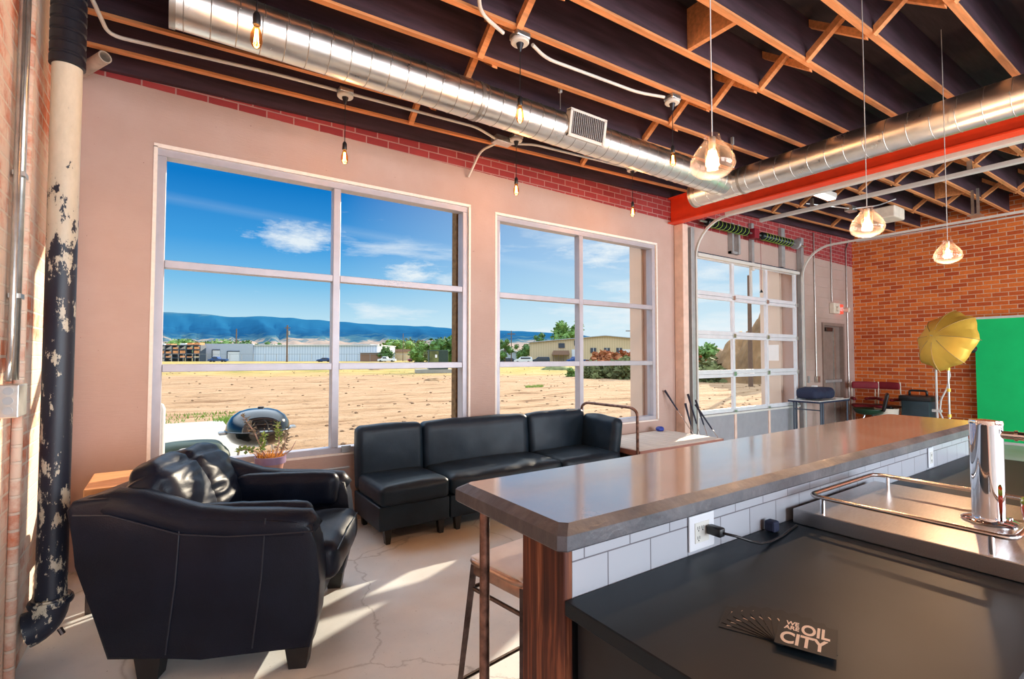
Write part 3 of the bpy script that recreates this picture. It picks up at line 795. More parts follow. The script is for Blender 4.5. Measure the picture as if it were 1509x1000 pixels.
# register on duct one
xf_ = T(2.98, -.095, .02) @ RX(math.radians(10))
bm = nb(); box(bm, -.19, .19, -.055, -.035, -.095, .095); box(bm, -.21, .21, -.05, -.02, -.115, -.092); box(bm, -.21, -.185, -.06, .0, -.11, .10); box(bm, .185, .21, -.06, .0, -.11, .10); box(bm, -.21, .21, -.06, 0, .09, .11)
xf(bm, xf_); v = obj('vent_register', bm, M['white_paint'], o1)
bm = nb(); box(bm, -.185, .185, -.058, -.054, -.09, .09); xf(bm, xf_); obj('vent_opening', bm, M['steel_dark'], v)
bm = nb()
for k in range(17): box(bm, -.18 + k * .022, -.176 + k * .022, -.066, -.058, -.088, .088)
xf(bm, xf_); obj('vent_fin', bm, M['bead'], v)
def hanger(x, y, z0, lab):
    z1 = roofz(x) + .05
    o = empty('duct_hanger', (x, y, z0), label=lab, cat='hanger')
    obj('wire', tube([(0, 0, 0), (0, 0, z1 - z0)], .0035, 6), M['galv'], o)
    obj('clip', B(-.012, .012, -.012, .012, z1 - z0 - .06, z1 - z0 + .02), M['bead'], o)
hanger(2.62, 3.12, 3.54, 'thin wire hanger on the long duct left of its vent')
hanger(4.9, 3.0, 3.50, 'thin wire hanger on the long duct near the crossing duct')

# ------------------------------------------------------------------ conduits along the joists and hanging bulbs
RA, RB = 4.0, 2.68
rowA = [(1.12, RA), (2.79, RA), (4.46, RA)]
rowB = [(.32, RB), (1.90, RB), (3.49, RB)]
def zc(x): return roofz(x) - .012
conduit([(XL + .05, 2.9, 3.9), (XL + .05, 2.95, 3.62), (-.36, 4.02, 3.545), (.6, 4.02, zc(.6)), (2.35, 4.03, zc(2.4)), (2.62, 4.10, zc(2.6) - .03)],
        'white conduit under the joists from the left wall to the junction box', .012, 'white_paint', f=.08)
conduit([(2.80, 4.12, zc(2.8) - .03), (3.05, 4.05, zc(3.) - .01), (4.3, 4.05, zc(4.3)), (5.9, 4.05, zc(5.9))], 'white conduit running right from the junction box to the red beam', .012, 'white_paint', f=.08)
conduit([(2.68, 4.16, zc(2.7) - .03), (2.62, 4.40, zc(2.6) - .04), (2.60, D - .03, 3.42)], 'short white conduit bending down the brick band', .012, 'white_paint', f=.08)
bm = nb(); box(bm, 2.60, 2.80, 4.06, 4.17, zc(2.7) - .055, zc(2.7) + .005, bev=.006); tag(obj('junction_box', bm, M['galv']), 'steel junction box where three white conduits meet', 'box')
conduit([(1.35, 2.30, zc(1.3) + .02), (1.55, 2.62, zc(1.5)), (1.78, 2.70, zc(1.8) - .01)], 'white conduit entering the middle junction box from the left', .012, 'white_paint', f=.1)
conduit([(2.02, 2.70, zc(2.) - .01), (2.20, 2.78, zc(2.2) - .01), (3.15, 2.76, zc(3.1) - .01), (3.40, 2.69, zc(3.4) - .015)], 'white conduit linking the two upper bulb boxes', .012, 'white_paint', f=.1)
first = None
blabs = ['amber bulb on a black cord, leftmost of three near the window wall', 'amber bulb on a black cord, middle of three near the window wall', 'amber bulb on a black cord, rightmost of three near the window wall',
         'amber bulb over the left end of the long duct, cut by the top edge', 'amber bulb hanging before the long duct left of its vent', 'amber bulb hanging before the long duct beside the first glass pendant']
def make_bulb():
    o = empty('hanging_bulb', (0, 0, 0), cat='hanging bulb')
    bm = nb(); box(bm, -.055, .055, -.05, .05, .025, .065, bev=.008); obj('mounting_box', bm, M['galv'], o)
    bm = nb(); lathe(bm, [(0, .0), (.055, .0), (.062, .008), (.062, .022), (0, .026)], seg=26); obj('ceiling_rose', bm, M['white_paint'], o, auto=40)
    bm = nb(); lathe(bm, [(0, -.055), (.008, -.055), (.012, -.045), (.024, -.008), (.026, 0), (0, 0)], seg=18); obj('cord_grip', bm, M['rubber'], o, auto=50)
    obj('cord', tube([(0, 0, -.05), (.002, 0, -.2), (0, .001, -.36)], .0032, 8), M['black'], o)
    bm = nb(); lathe(bm, [(0, -.355), (.010, -.36), (.017, -.375), (.019, -.42), (.016, -.425), (0, -.425)], seg=18); s = obj('socket', bm, M['black'], o, auto=50)
    bm = nb(); lathe(bm, [(.013, -.42), (.014, -.435), (.027, -.475), (.028, -.505), (.020, -.53), (.006, -.541), (0, -.542)], seg=22); g = obj('bulb_glass', bm, M['bulb_glass'], o, smooth=True)
    bm = nb()
    for k in range(5):
        a = 2 * PI * k / 5
        cyl(bm, (.006 * math.cos(a), .006 * math.sin(a), -.445), (.011 * math.cos(a + .4), .011 * math.sin(a + .4), -.512), .0019, 5)
    obj('filament', bm, M['filament'], g)
    return o
proto = make_bulb()
for i, (x, y) in enumerate(rowA + rowB):
    z = roofz(x) - .066
    o = proto if i == 0 else dup(proto, (x, y, z))
    o.location = (x, y, z); tag(o, blabs[i], group='amber bulbs on black cords')
    ld = bpy.data.lights.new('bulb_light', 'POINT'); ld.energy = 4.0; ld.color = (1, .70, .42); ld.shadow_soft_size = .03
    lo = bpy.data.objects.new('bulb_light', ld); lo.location = (0, 0, -.50); link(lo, o)
# glass pendants over the bar
def make_pendant():
    o = empty('glass_pendant', (0, 0, 0), cat='pendant lamp')
    prof = [(.030, .098), (.033, .092), (.034, .075), (.050, .052), (.072, .025), (.088, -.005), (.092, -.032), (.084, -.056), (.062, -.074), (.034, -.084), (0, -.086)]
    pts = []
    for a, b in zip(prof, prof[1:]):
        for k in range(3): pts.append((a[0] + (b[0] - a[0]) * k / 3, a[1] + (b[1] - a[1]) * k / 3))
    pts.append(prof[-1])
    inner = [(max(0, r - .006), z + .004) for r, z in reversed(pts)]
    bm = nb(); lathe(bm, pts + inner, seg=40); obj('glass_shade', bm, M['pendant_glass'], o, smooth=True)
    bm = nb(); lathe(bm, [(.0295, -.045), (.0295, .055), (.020, .060)], seg=28); obj('inner_glass', bm, M['inner_tube'], o, smooth=True)
    bm = nb(); lathe(bm, [(0, .09), (.014, .088), (.016, .05), (.012, .035), (0, .035)], seg=16); obj('lamp_holder', bm, M['galv'], o, auto=50)
    bm = nb(); lathe(bm, [(0, .036), (.008, .03), (.016, .008), (.013, -.012), (0, -.02)], seg=16); obj('light_bulb', bm, M['pend_bulb'], o, smooth=True)
    return o
pp = make_pendant()
for i, (x, y, z, lab) in enumerate(((1.89, 1.25, 2.345, 'clear glass pendant lamp over the bar, nearest the camera'), (3.50, 1.27, 2.315, 'clear glass pendant lamp, middle of the row over the bar'), (5.02, 1.28, 2.315, 'clear glass pendant lamp, farthest, before the orange brick wall'))):
    o = pp if i == 0 else dup(pp, (x, y, z))
    o.location = (x, y, z); tag(o, lab, group='glass pendants over the bar')
    obj('cord', tube([(0, 0, .09), (0, 0, roofz(x) + .335 - z)], .0028, 6), M['seat_white'], o)
    ld = bpy.data.lights.new('pendant_light', 'POINT'); ld.energy = 17; ld.color = (1, .76, .50); ld.shadow_soft_size = .03
    lo = bpy.data.objects.new('pendant_light', ld); lo.location = (0, 0, -.035); link(lo, o)

# ------------------------------------------------------------------ left wall pipes
o = empty('drain_pipe', (-.468, 3.41, 0), label='thick old cast drain pipe with peeling paint against the left brick wall', cat='pipe')
bm = nb(); cyl(bm, (0, 0, .27), (0, 0, 3.02), .062, 40); obj('pipe_body', bm, M['pipe'], o, auto=40)
bm = nb(); pts = [(0, 0, .30)]
for k in range(0, 9):
    a = k / 8 * PI / 2 * .9
    pts.append((-.10 * (1 - math.cos(a)), 0, .27 - .115 * math.sin(a)))
sweep(bm, pts, .075, 30, radii=[.078, .078] + [.074 + .0015 * k for k in range(8)]); obj('elbow', bm, M['pipe'], o, auto=50)
bm = nb(); lathe(bm, [(.062, .262), (.086, .262), (.090, .275), (.086, .29), (.062, .294)], seg=36); obj('hub', bm, M['pipe'], o, auto=40)
bm = nb(); cyl(bm, (.035, 0, .13), (.05, -.005, .10), .012, 8); obj('plug', bm, M['steel_dark'], o)
bm = nb(); pr = [(.063, 3.0)]
for k in range(9): pr += [(.074, 3.005 + k * .06), (.074, 3.045 + k * .06), (.068, 3.052 + k * .06), (.068, 3.060 + k * .06)]
pr += [(.063, 3.56)]
lathe(bm, pr, seg=36); obj('rubber_coupling', bm, M['rubber'], o, auto=35)
bm = nb(); lathe(bm, [(.032, 0), (.040, 0), (.040, .30), (.032, .30), (.032, 0)], seg=24); xf(bm, T(-.40, 4.30, 3.53) @ Vector((-.45, .75, -.08)).to_track_quat('Z', 'Y').to_matrix().to_4x4())
o = obj('stub_pipe', bm, M['abs_pipe'], auto=40); tag(o, 'short open stub pipe tucked under the joists at the left corner', 'pipe')
bm = nb(); cyl(bm, (0, 0, 0), (0, 0, .01), .043, 20)
o = empty('wall_conduit', (-.55, 2.99, 0), label='pair of steel conduits dropping down the left brick wall', cat='conduit')
obj('tube', tube([(0, 0, 1.40), (0, .01, 4.0)], .014, 12), M['galv'], o, smooth=True)
obj('tube', tube(fillet([(0, -.11, 1.40), (-.004, -.05, 1.56), (-.004, -.045, 4.0)], .08), .012, 12), M['galv'], o, smooth=True)
for z in (1.75, 2.28, 3.1): obj('clamp', B(-.022, .018, -.04, .03, z, z + .02), M['galv'], o)
o = empty('electrical_box', (-.55, 2.93, 1.25), label='grey steel outlet box with round knockouts on the left wall', cat='box')
obj('box_body', B(-.028, .045, -.105, .04, 0, .135, bev=.004), M['galv'], o)
obj('box_cover', B(-.028, .03, .045, .125, .015, .13, bev=.01), M['white_paint'], o)
bm = nb()
for k in range(3): cyl(bm, (-.03 + .028 + .015, -.105, .03 + k * .04), (-.03 + .028 + .015, -.108, .03 + k * .04), .016, 16)
obj('knockout', bm, M['bead'], o, auto=40)
tag(obj('wall_pipe', tube([(XL + .02, 3.12, .05), (XL + .02, 3.12, 3.5)], .02, 14), M['brick_left'], smooth=True), 'slim painted pipe on the brick between conduit and drain pipe', 'pipe')

# ------------------------------------------------------------------ armchair
AX = math.atan2(-.442, .897)
ch = empty('leather_armchair', (-.125, 2.9, 0), AX, 'wide black leather armchair with loose back cushions beside the drain pipe', 'armchair')
prof = [(-.10, .12), (.30, .095), (.78, .105), (.815, .25), (.825, .42), (.805, .60), (.785, .685), (.72, .715), (.55, .722), (.39, .728), (.25, .742), (.155, .768), (.06, .808), (-.02, .838), (-.12, .85), (-.262, .838), (-.285, .80), (-.235, .55)]
def armpanel(y0, y1):
    bm = nb(); prism(bm, prof, 'y', y0, y1, bev=.022, seg=4); return bm
obj('side_panel', armpanel(.0, .15), M['leather'], ch, auto=50)
obj('side_panel', armpanel(.83, .98), M['leather'], ch, auto=50)
# rolled pads on the arms
for y0, s in ((.075, 1), (.905, -1)):
    top = [(-.22, .83), (-.1, .845), (.0, .832), (.12, .79), (.25, .748), (.4, .73), (.6, .722), (.75, .712), (.79, .685)]
    bm = nb(); sweep(bm, [(x, y0, z - .045) for x, z in top], .08, 20, radii=[.06, .082, .085, .085, .084, .083, .083, .08, .05])
    obj('arm_roll', bm, M['leather'], ch, smooth=True)
# inner arm pads (slim cushions lying along each arm)
for y0 in (.155, .825):
    bm = softbox(.62, .10, .20, .045, .01, .006, 6, 22, 3.3, (10, 4, 6, .006)); xf(bm, T(.44, y0 + (.01 if y0 < .5 else -.01), .555)); obj('arm_pad', bm, M['leather'], ch, smooth=True)
bm = nb(); prism(bm, [(-.10, .12), (.72, .105), (.72, .36), (-.14, .36)], 'y', .15, .83); obj('base', bm, M['leather'], ch)
bm = nb(); prism(bm, [(-.10, .13), (.06, .13), (-.02, .82), (-.12, .85), (-.265, .83), (-.285, .80)], 'y', .14, .84, bev=.01); obj('back_panel', bm, M['leather'], ch, auto=50)
bm = softbox(.80, .66, .19, .055, .03, .004, 5, 26, 1.2, (3, 9, 3, .004)); xf(bm, T(.475, .49, .345)); s = obj('seat_cushion', bm, M['leather'], ch, smooth=True)
bm = nb(); sweep(bm, [(.872, .18, .50), (.878, .49, .52), (.872, .80, .50)], .004, 6); obj('piping', bm, M['seam'], s)
for k, (yy, wy) in enumerate(((.335, .40), (.645, .42))):
    bm = softbox(.22, wy, .49, .085, .04, .010, 5, 46, 5.1 * (k + 1), (7, 5, 16, .011), side=1.1)
    xf(bm, T(.10, yy, .465) @ RY(math.radians(-19)) @ RX(math.radians(3 - 6 * k)))
    o = obj('back_cushion', bm, M['leather'], ch, smooth=True)
bm = nb(); sweep(bm, [(.17, .49, .60), (.10, .49, .77), (.02, .49, .92), (-.05, .49, .955), (-.12, .49, .91)], .005, 6); obj('stitched_seam', bm, M['stitch'], ch)
for s0 in (.17, .545):
    bm = nb(); sweep(bm, [(s0 + .03, -.001, .73 if s0 > .3 else .74), (s0 + .015, -.002, .45), (s0 - .02, -.001, .13)], .0035, 6); obj('seam', bm, M['seam'], ch)
bm = nb(); sweep(bm, [(-.25, -.001, .78), (-.10, -.004, .775), (.05, -.004, .725), (.2, -.004, .675), (.4, -.004, .655), (.6, -.004, .655), (.79, -.002, .66)], .0038, 6); obj('seam', bm, M['seam'], ch)
for (x, y) in ((.0, .03), (.66, .03), (.0, .87), (.66, .87)):
    bm = nb(); prism(bm, [(x, .11), (x + .115, .11), (x + .10, 0), (x + .02, 0)], 'y', y, y + .08); obj('leg', bm, M['black'], ch)

# ------------------------------------------------------------------ sofa along the window wall
sx0 = 1.385; sy0, sy1 = 3.86, 4.52
so = empty('leather_sofa', (sx0, sy0, 0), 0, 'long dark blue-black leather sectional sofa under the windows', 'sofa')
secs = [(0, .62), (.63, 1.865), (1.875, 2.70)]
for i, (a, b) in enumerate(secs):
    w = b - a
    bm = nb(); box(bm, a, b, .01, .66, .115, .305, bev=.012, seg=3); obj('base', bm, M['leather2'], so, auto=50)
    bm = softbox(w - .01, .60, .165, .045, .022 if i != 1 else .03, .006, 5, 26, 7 + i, (5, 3, 3, .008 if i == 1 else .004)); xf(bm, T((a + b) / 2, .285, .30)); obj('seat_cushion', bm, M['leather2'], so, smooth=True)
    bm = softbox(w - .006, .17, .56, .05, .012, .006, 4, 26, 3 * i + 2, (4, 4, 3, .004)); xf(bm, T((a + b) / 2, .60, .31) @ RX(math.radians(-5))); obj('backrest', bm, M['leather2'], so, smooth=True)
    for x in (a + .05, b - .10):
        for y in (.03, .60):
            bm = nb(); prism(bm, [(x, .118), (x + .065, .118), (x + .05, 0), (x + .015, 0)], 'y', y, y + .05); obj('leg', bm, M['black'], so)
bm = softbox(.56, .14, .50, .05, .02, .006, 5, 22, 9, (4, 3, 3, .006)); xf(bm, T(2.645, .30, .32) @ RZ(PI / 2 - .05) @ RX(math.radians(9))); obj('armrest', bm, M['leather2'], so, smooth=True)
# light shaft by the sofa, shaped as an added thin bar
tag(obj('light_shaft_bar', tube([(1.02, 4.60, .50), (1.36, 4.60, .50)], .01, 8), M['bead']), 'thin grey bar shaped after a light shaft, left of the sofa', 'bar')

# ------------------------------------------------------------------ plant, side table
st = empty('side_table', (-.16, 4.08, 0), 0, 'small orange wooden side table behind the armchair', 'side table')
obj('table_top', B(-.24, .24, -.26, .24, .64, .725, bev=.006), M['table_wood'], st)
for x in (-.22, .18):
    for y in (-.24, .20): obj('leg', B(x, x + .04, y, y + .04, 0, .64), M['steel_dark'], st)
ps = empty('plant_stand', (.67, 4.35, 0), 0, 'low dark plant stand hidden behind the armchair', 'plant stand')
bm = nb(); lathe(bm, [(0, .50), (.13, .50), (.13, .53), (0, .53)], seg=24); obj('stand_top', bm, M['table_wood'], ps, auto=40)
for k in range(3):
    a = 2 * PI * k / 3 + .5; bm = nb(); cyl(bm, (.12 * math.cos(a), .12 * math.sin(a), 0), (.08 * math.cos(a), .08 * math.sin(a), .50), .012, 8); obj('leg', bm, M['steel_dark'], ps)
pl = empty('potted_plant', (.67, 4.35, .53), 0, 'spiky purple and green succulent in a purple rimmed pot before the left window', 'potted plant')
bm = nb(); lathe(bm, [(0, 0), (.075, 0), (.098, .13), (.108, .132)], seg=30); obj('pot', bm, M['terracotta'], pl, auto=50)
bm = nb(); lathe(bm, [(.098, .13), (.112, .132), (.114, .185), (.104, .187), (.102, .15), (0, .15)], seg=30); obj('pot_rim', bm, M['pot_rim'], pl, auto=50)
bm = nb()
for k in range(150):
    a = random.uniform(0, 2 * PI); r = random.uniform(0, .09); l = random.uniform(.05, .11); t_ = random.uniform(.1, .9)
    p0 = Vector((r * math.cos(a), r * math.sin(a), .15)); p1 = p0 + Vector((math.cos(a + 1) * l * t_, math.sin(a + 1) * l * t_, l * .8)); cyl(bm, p0, p1, .0035, 4, r2=.001)
tag(obj('dry_grass', bm, M['straw'], pl, ), 'dry orange grass in the pot', kind='stuff')
random.seed(11)
stems = [((-.03, 0), (-.09, .02, .32), (-.16, 0, .42)), ((0, .01), (-.10, .0, .22), (-.18, 0, .23)), ((.03, 0), (.05, 0, .25), (.04, .01, .36)), ((.04, .01), (.08, .0, .22), (.09, 0, .30)), ((-.01, 0), (-.05, 0, .22), (-.04, 0, .30)), ((.06, 0), (.12, 0, .20), (.15, 0, .25))]
for k, (b0, c, e) in enumerate(stems):
    c = (c[0] * 1.25, c[1], .15 + (c[2] - .15) * 1.35); e = (e[0] * 1.25, e[1], .15 + (e[2] - .15) * 1.35)
    pts = [Vector((b0[0], b0[1], .15)), Vector(c) * .5 + Vector((b0[0] * .5, 0, .08)), Vector(c), Vector(e)]
    s = obj('stem', tube(pts, .006, 7, radii=[.007, .006, .005, .003]), M['stem'], pl, smooth=True)
    if k == 5: continue
    bm = nb()
    for q in range(42):
        p = Vector(c).lerp(Vector(e), random.uniform(-.2, 1.05)); d = Vector((random.uniform(-1, 1), random.uniform(-1, 1), random.uniform(-.3, 1))).normalized(); l = random.uniform(.028, .052)
        a, b = frame_axes(d); w = l * .3
        vs = [bm.verts.new(p), bm.verts.new(p + d * l * .55 + a * w), bm.verts.new(p + d * l), bm.verts.new(p + d * l * .55 - a * w), bm.verts.new(p + d * l * .5 + b * w * .5)]
        for tri in ((0, 1, 4), (1, 2, 4), (2, 3, 4), (3, 0, 4)): bm.faces.new([vs[t] for t in tri])
    obj('leaves', bm, M['leaf_g'] if k in (1, 2, 4) else M['leaf_p'], pl)

# ------------------------------------------------------------------ bar
bar = empty('bar', (.88, 1.14, 0), 0, 'long bar with a pale tiled back, wooden end post and steel leg', 'bar counter')
obj('bar_wall', B(.03, 3.5, -.085, .085, 0, 1.005), M['counter_body'], bar)
tl = obj('tile_face', B(.030, 3.5, -.10, -.085, .845, 1.005), M['tile'], bar)
obj('post', B(-.0, .03, -.101, .09, 0, 1.006, bev=.003, seg=1), M['post'], bar)
def bartop():
    bm = nb(); x0, x1, y0, y1 = -.07, 3.60, -.175, .40; zb, zm, zt = 1.008, 1.05, 1.07; c = .032
    ck = .018
    def ring(i, z):
        a, b, cc, d = x0 + i, x1 - i, y0 + i, y1 - i
        return [bm.verts.new(p) for p in ((a + ck, cc, z), (b - ck, cc, z), (b, cc + ck, z), (b, d - ck, z), (b - ck, d, z), (a + ck, d, z), (a, d - ck, z), (a, cc + ck, z))]
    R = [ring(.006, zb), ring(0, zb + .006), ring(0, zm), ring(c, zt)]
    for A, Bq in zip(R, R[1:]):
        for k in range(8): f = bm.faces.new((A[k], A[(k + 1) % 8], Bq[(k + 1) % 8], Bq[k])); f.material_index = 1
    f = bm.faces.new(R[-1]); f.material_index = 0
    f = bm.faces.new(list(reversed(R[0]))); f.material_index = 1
    return bm
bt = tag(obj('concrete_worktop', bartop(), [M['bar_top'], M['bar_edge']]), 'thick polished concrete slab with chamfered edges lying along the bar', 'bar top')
bt.location = Vector((.88 + (-.07 + 3.60) / 2, 1.14 + (.40 - .175) / 2, 1.008))
bm = nb(); cyl(bm, (.005, .315, 0), (.005, .315, 1.006), .017, 20); obj('steel_leg', bm, M['rust'], bar, auto=40)
# outlets
def outlet(x, z, w, lab):
    o = empty('wall_outlet', (x, 1.038, z), 0, lab, 'outlet')
    obj('plate', B(-w / 2, w / 2, -.006, .0, -.057, .057, bev=.003), M['outlet'], o)
    n = 1 if w > .1 else 0
    bm = nb(); box(bm, -.04 if n else -.02, .035 if n else .02, -.008, -.006, -.033, .033); r = obj('receptacle', bm, M['white_paint'], o)
    bm = nb()
    for (a, b) in ([(-.022, .015), (-.022, -.017), (.0, .015)] if n else [(0, .015), (0, -.017)]):
        box(bm, a - .006, a - .004, -.0088, -.0078, b - .004, b + .006); box(bm, a + .004, a + .006, -.0088, -.0078, b - .004, b + .006); box(bm, a - .002, a + .002, -.0088, -.0078, b - .010, b - .006)
    obj('slot', bm, M['black'], r)
    return o
outlet(1.475, .918, .135, 'white double outlet plate with a black plug in the near bar tiles')
outlet(3.65, .915, .078, 'small white outlet plate in the far bar tiles')
o = empty('power_cord', (1.50, 1.03, .92), 0, 'black plug and cord trailing from the outlet to the kegerator', 'power cord')
bm = nb(); box(bm, -.012, .02, -.055, -.002, -.012, .018, bev=.006); obj('plug', bm, M['black'], o, auto=60)
obj('cord', tube([(.004, -.05, .002), (.03, -.085, -.004), (.09, -.10, -.028), (.16, -.095, -.052), (.24, -.085, -.064), (.34, -.075, -.066), (.42, -.06, -.066), (.49, -.05, -.066)], .0045, 8), M['black'], o, smooth=True)
o = tag(obj('binder_clip', B(2.0 - .16, 2.0 - .12, .985, 1.025, .851, .892, bev=.008), M['navy']), 'small dark clip standing at the foot of the tiles', 'clip')

# lower counter
lc = empty('work_counter', (.88, .27, 0), 0, 'dark smooth work counter behind the bar', 'counter')
obj('worktop', B(0, 3.5, 0, .768, .81, .85, bev=.003, seg=1), M['counter'], lc)
obj('cabinet', B(.04, 3.5, .04, .76, 0, .81), M['counter_body'], lc)

# kegerator top with rail and tap tower
kg = empty('kegerator', (2.025, 1.01, .85), 0, 'low stainless kegerator top with a rail, set on the dark counter', 'kegerator')
obj('steel_top', B(0, .77, -.80, 0, .001, .056, bev=.003), M['brushed'], kg)
rl = nb(); rp = [(.02, -.05, .116), (.63, -.05, .116), (.63, -.62, .116), (.02, -.62, .116)]
pts = []
for i in range(4):
    p, a, b = Vector(rp[i]), Vector(rp[i - 1]), Vector(rp[(i + 1) % 4]); r = .05
    A = p + (a - p).normalized() * r; Bq = p + (b - p).normalized() * r
    for k in range(7):
        s = k / 6; pts.append(A * (1 - s) ** 2 + p * 2 * s * (1 - s) + Bq * s * s)
sweep(rl, pts, .0085, 12, closed=True); obj('guard_rail', rl, M['bronze_rail'], kg, smooth=True)
for (x, y) in ((.02, -.10), (.63, -.10), (.02, -.57), (.63, -.57)):
    bm = nb(); cyl(bm, (x, y, .056), (x, y, .112), .0085, 14); obj('rail_post', bm, M['chrome'], kg, auto=40)
tw = empty('tap_tower', (2.45, .532, .907), 0, 'tall chrome beer tap tower standing on the kegerator', 'tap tower')
bm = nb(); lathe(bm, [(0, 0), (.075, 0), (.077, .006), (.07, .010), (.05, .014), (0, .014)], seg=40); obj('flange', bm, M['chrome'], tw, auto=40)
bm = nb(); lathe(bm, [(.044, .012), (.044, .345), (.046, .352), (.044, .362), (0, .366)], seg=48, sx=.92, sy=1.05); obj('column', bm, M['chrome'], tw, auto=50)
bm = nb(); cyl(bm, (-.005, -.035, .315), (.0, -.075, .315), .014, 18); cyl(bm, (0, -.075, .315), (.0, -.085, .315), .019, 18); cyl(bm, (0, -.085, .315), (.0, -.12, .313), .015, 18)
cyl(bm, (0, -.12, .313), (.0, -.16, .300), .011, 16); obj('faucet', bm, M['chrome'], tw, auto=40)
for a in (2.6, 3.9, 5.3):
    bm = nb(); cyl(bm, (.062 * math.cos(a), .062 * math.sin(a), .01), (.062 * math.cos(a), .062 * math.sin(a), .018), .005, 8); obj('screw', bm, M['chrome'], tw)
cp = empty('glass_tumbler', (2.43, .405, .907), 0, 'red and green glass at the right edge beside the tap tower', 'glass')
bm = nb(); lathe(bm, [(0, 0), (.022, 0), (.034, .03), (.040, .07), (.038, .10), (.035, .10), (.036, .07), (.03, .03), (0, .01)], seg=28); obj('cup', bm, M['red_glass'], cp, smooth=True)
bm = nb(); lathe(bm, [(.0385, .088), (.0405, .092), (.038, .108), (.035, .108)], seg=28); obj('rim', bm, M['lime'], cp, smooth=True)

# cards
CC = (1.150, .620)
def card(i, ang, piv, lab, z, text=True):
    o = empty('promo_card', (piv[0], piv[1], z), ang, lab, 'card', 'fan of black cards')
    w, h = .118, .137
    bm = nb(); box(bm, 0, w, 0, h, 0, .0011, bev=.0004, seg=1); obj('card_sheet', bm, M['card'], o)
    if text:
        for body, x0, x1, y0, y1 in (('WE', .014, .041, .101, .121), ('ARE', .012, .043, .079, .098), ('OIL', .047, .104, .071, .122), ('CITY', .009, .101, .012, .066)):
            tm = text_mesh(body, .05, .0002); xs_ = [v.co.x for v in tm.verts]; ys_ = [v.co.y for v in tm.verts]
            sx_, sy_ = (x1 - x0) / (max(xs_) - min(xs_)), (y1 - y0) / (max(ys_) - min(ys_))
            xf(tm, T(x0 - min(xs_) * sx_, y0 - min(ys_) * sy_, .0012) @ Matrix.Diagonal((sx_, sy_, 1, 1))); obj('lettering', tm, M['card_ink'], o)
    return o
# local axes of the top card on the counter: text runs towards -y, its top faces +x/+y
base_ang = math.atan2(.509 - .602, 1.180 - 1.146)
clabs = ['black card at the bottom of the fan, farthest left', 'second black card from the bottom of the fan', 'third black card from the bottom of the fan', 'fourth black card from the bottom of the fan', 'fifth black card up, in the middle of the fan',
         'sixth black card from the bottom of the fan', 'seventh black card up, third from the top', 'black card just under the topmost one', 'topmost black card of the fan reading WE ARE OIL CITY']
ploc = (.004, .034)
base_ang = math.radians(-68.5)
c0 = (1.134 - .012 * .366 - .004 * .93, .599 + .012 * .93 - .004 * .366)
pw = (c0[0] + math.cos(base_ang) * ploc[0] - math.sin(base_ang) * ploc[1], c0[1] + math.sin(base_ang) * ploc[0] + math.cos(base_ang) * ploc[1])
for i in range(9):
    k = 8 - i; a = base_ang + math.radians(k * 11.5)
    px_, py_ = pw[0] - .0016 * k, pw[1] + .0024 * k
    card(i, a, (px_ - math.cos(a) * ploc[0] + math.sin(a) * ploc[1], py_ - math.sin(a) * ploc[0] - math.cos(a) * ploc[1]), clabs[i], .8505 + i * .0014)

# stool
stl = empty('bar_stool', (1.16, 1.60, 0), math.radians(8), 'metal bar stool with a pale seat tucked under the bar end', 'bar stool')
bm = softbox(.32, .30, .022, .011, .004, 0, 4, 22, 0, side=0); xf(bm, T(0, 0, .705)); obj('seat', bm, M['seat_white'], stl, smooth=True)
rp = []
for sx, sy in ((-1, -1), (1, -1), (1, 1), (-1, 1)):
    p = Vector((sx * .162, sy * .152, .708)); t1 = Vector((-sx * .05, 0, 0)); t2 = Vector((0, -sy * .05, 0))
    A, Bq = (p + t2, p + t1) if sx * sy > 0 else (p + t1, p + t2)
    for k in range(6): s = k / 5; rp.append(A * (1 - s) ** 2 + p * 2 * s * (1 - s) + Bq * s * s)
bm = nb(); sweep(bm, rp, .012, 10, closed=True); obj('seat_rim', bm, M['copper_rim'], stl, smooth=True)
bm = nb(); box(bm, -.155, .155, -.148, .148, .65, .70, bev=.01); obj('apron', bm, M['copper_rim'], stl, auto=50)
for sx, sy in ((-1, -1), (1, -1), (1, 1), (-1, 1)):
    bm = nb(); cyl(bm, (sx * .145, sy * .138, .69), (sx * .205, sy * .195, 0), .018, 4, r2=.012); obj('leg', bm, M['steel_dark'], stl)
for a, b in (((-1, -1), (1, -1)), ((1, -1), (1, 1)), ((1, 1), (-1, 1)), ((-1, 1), (-1, -1))):
    for z, f in ((.24, .192), (.60, .152)):
        bm = nb(); cyl(bm, (a[0] * f, a[1] * f * .95, z), (b[0] * f, b[1] * f * .95, z), .008, 8); obj('stretcher', bm, M['steel_dark'], stl)

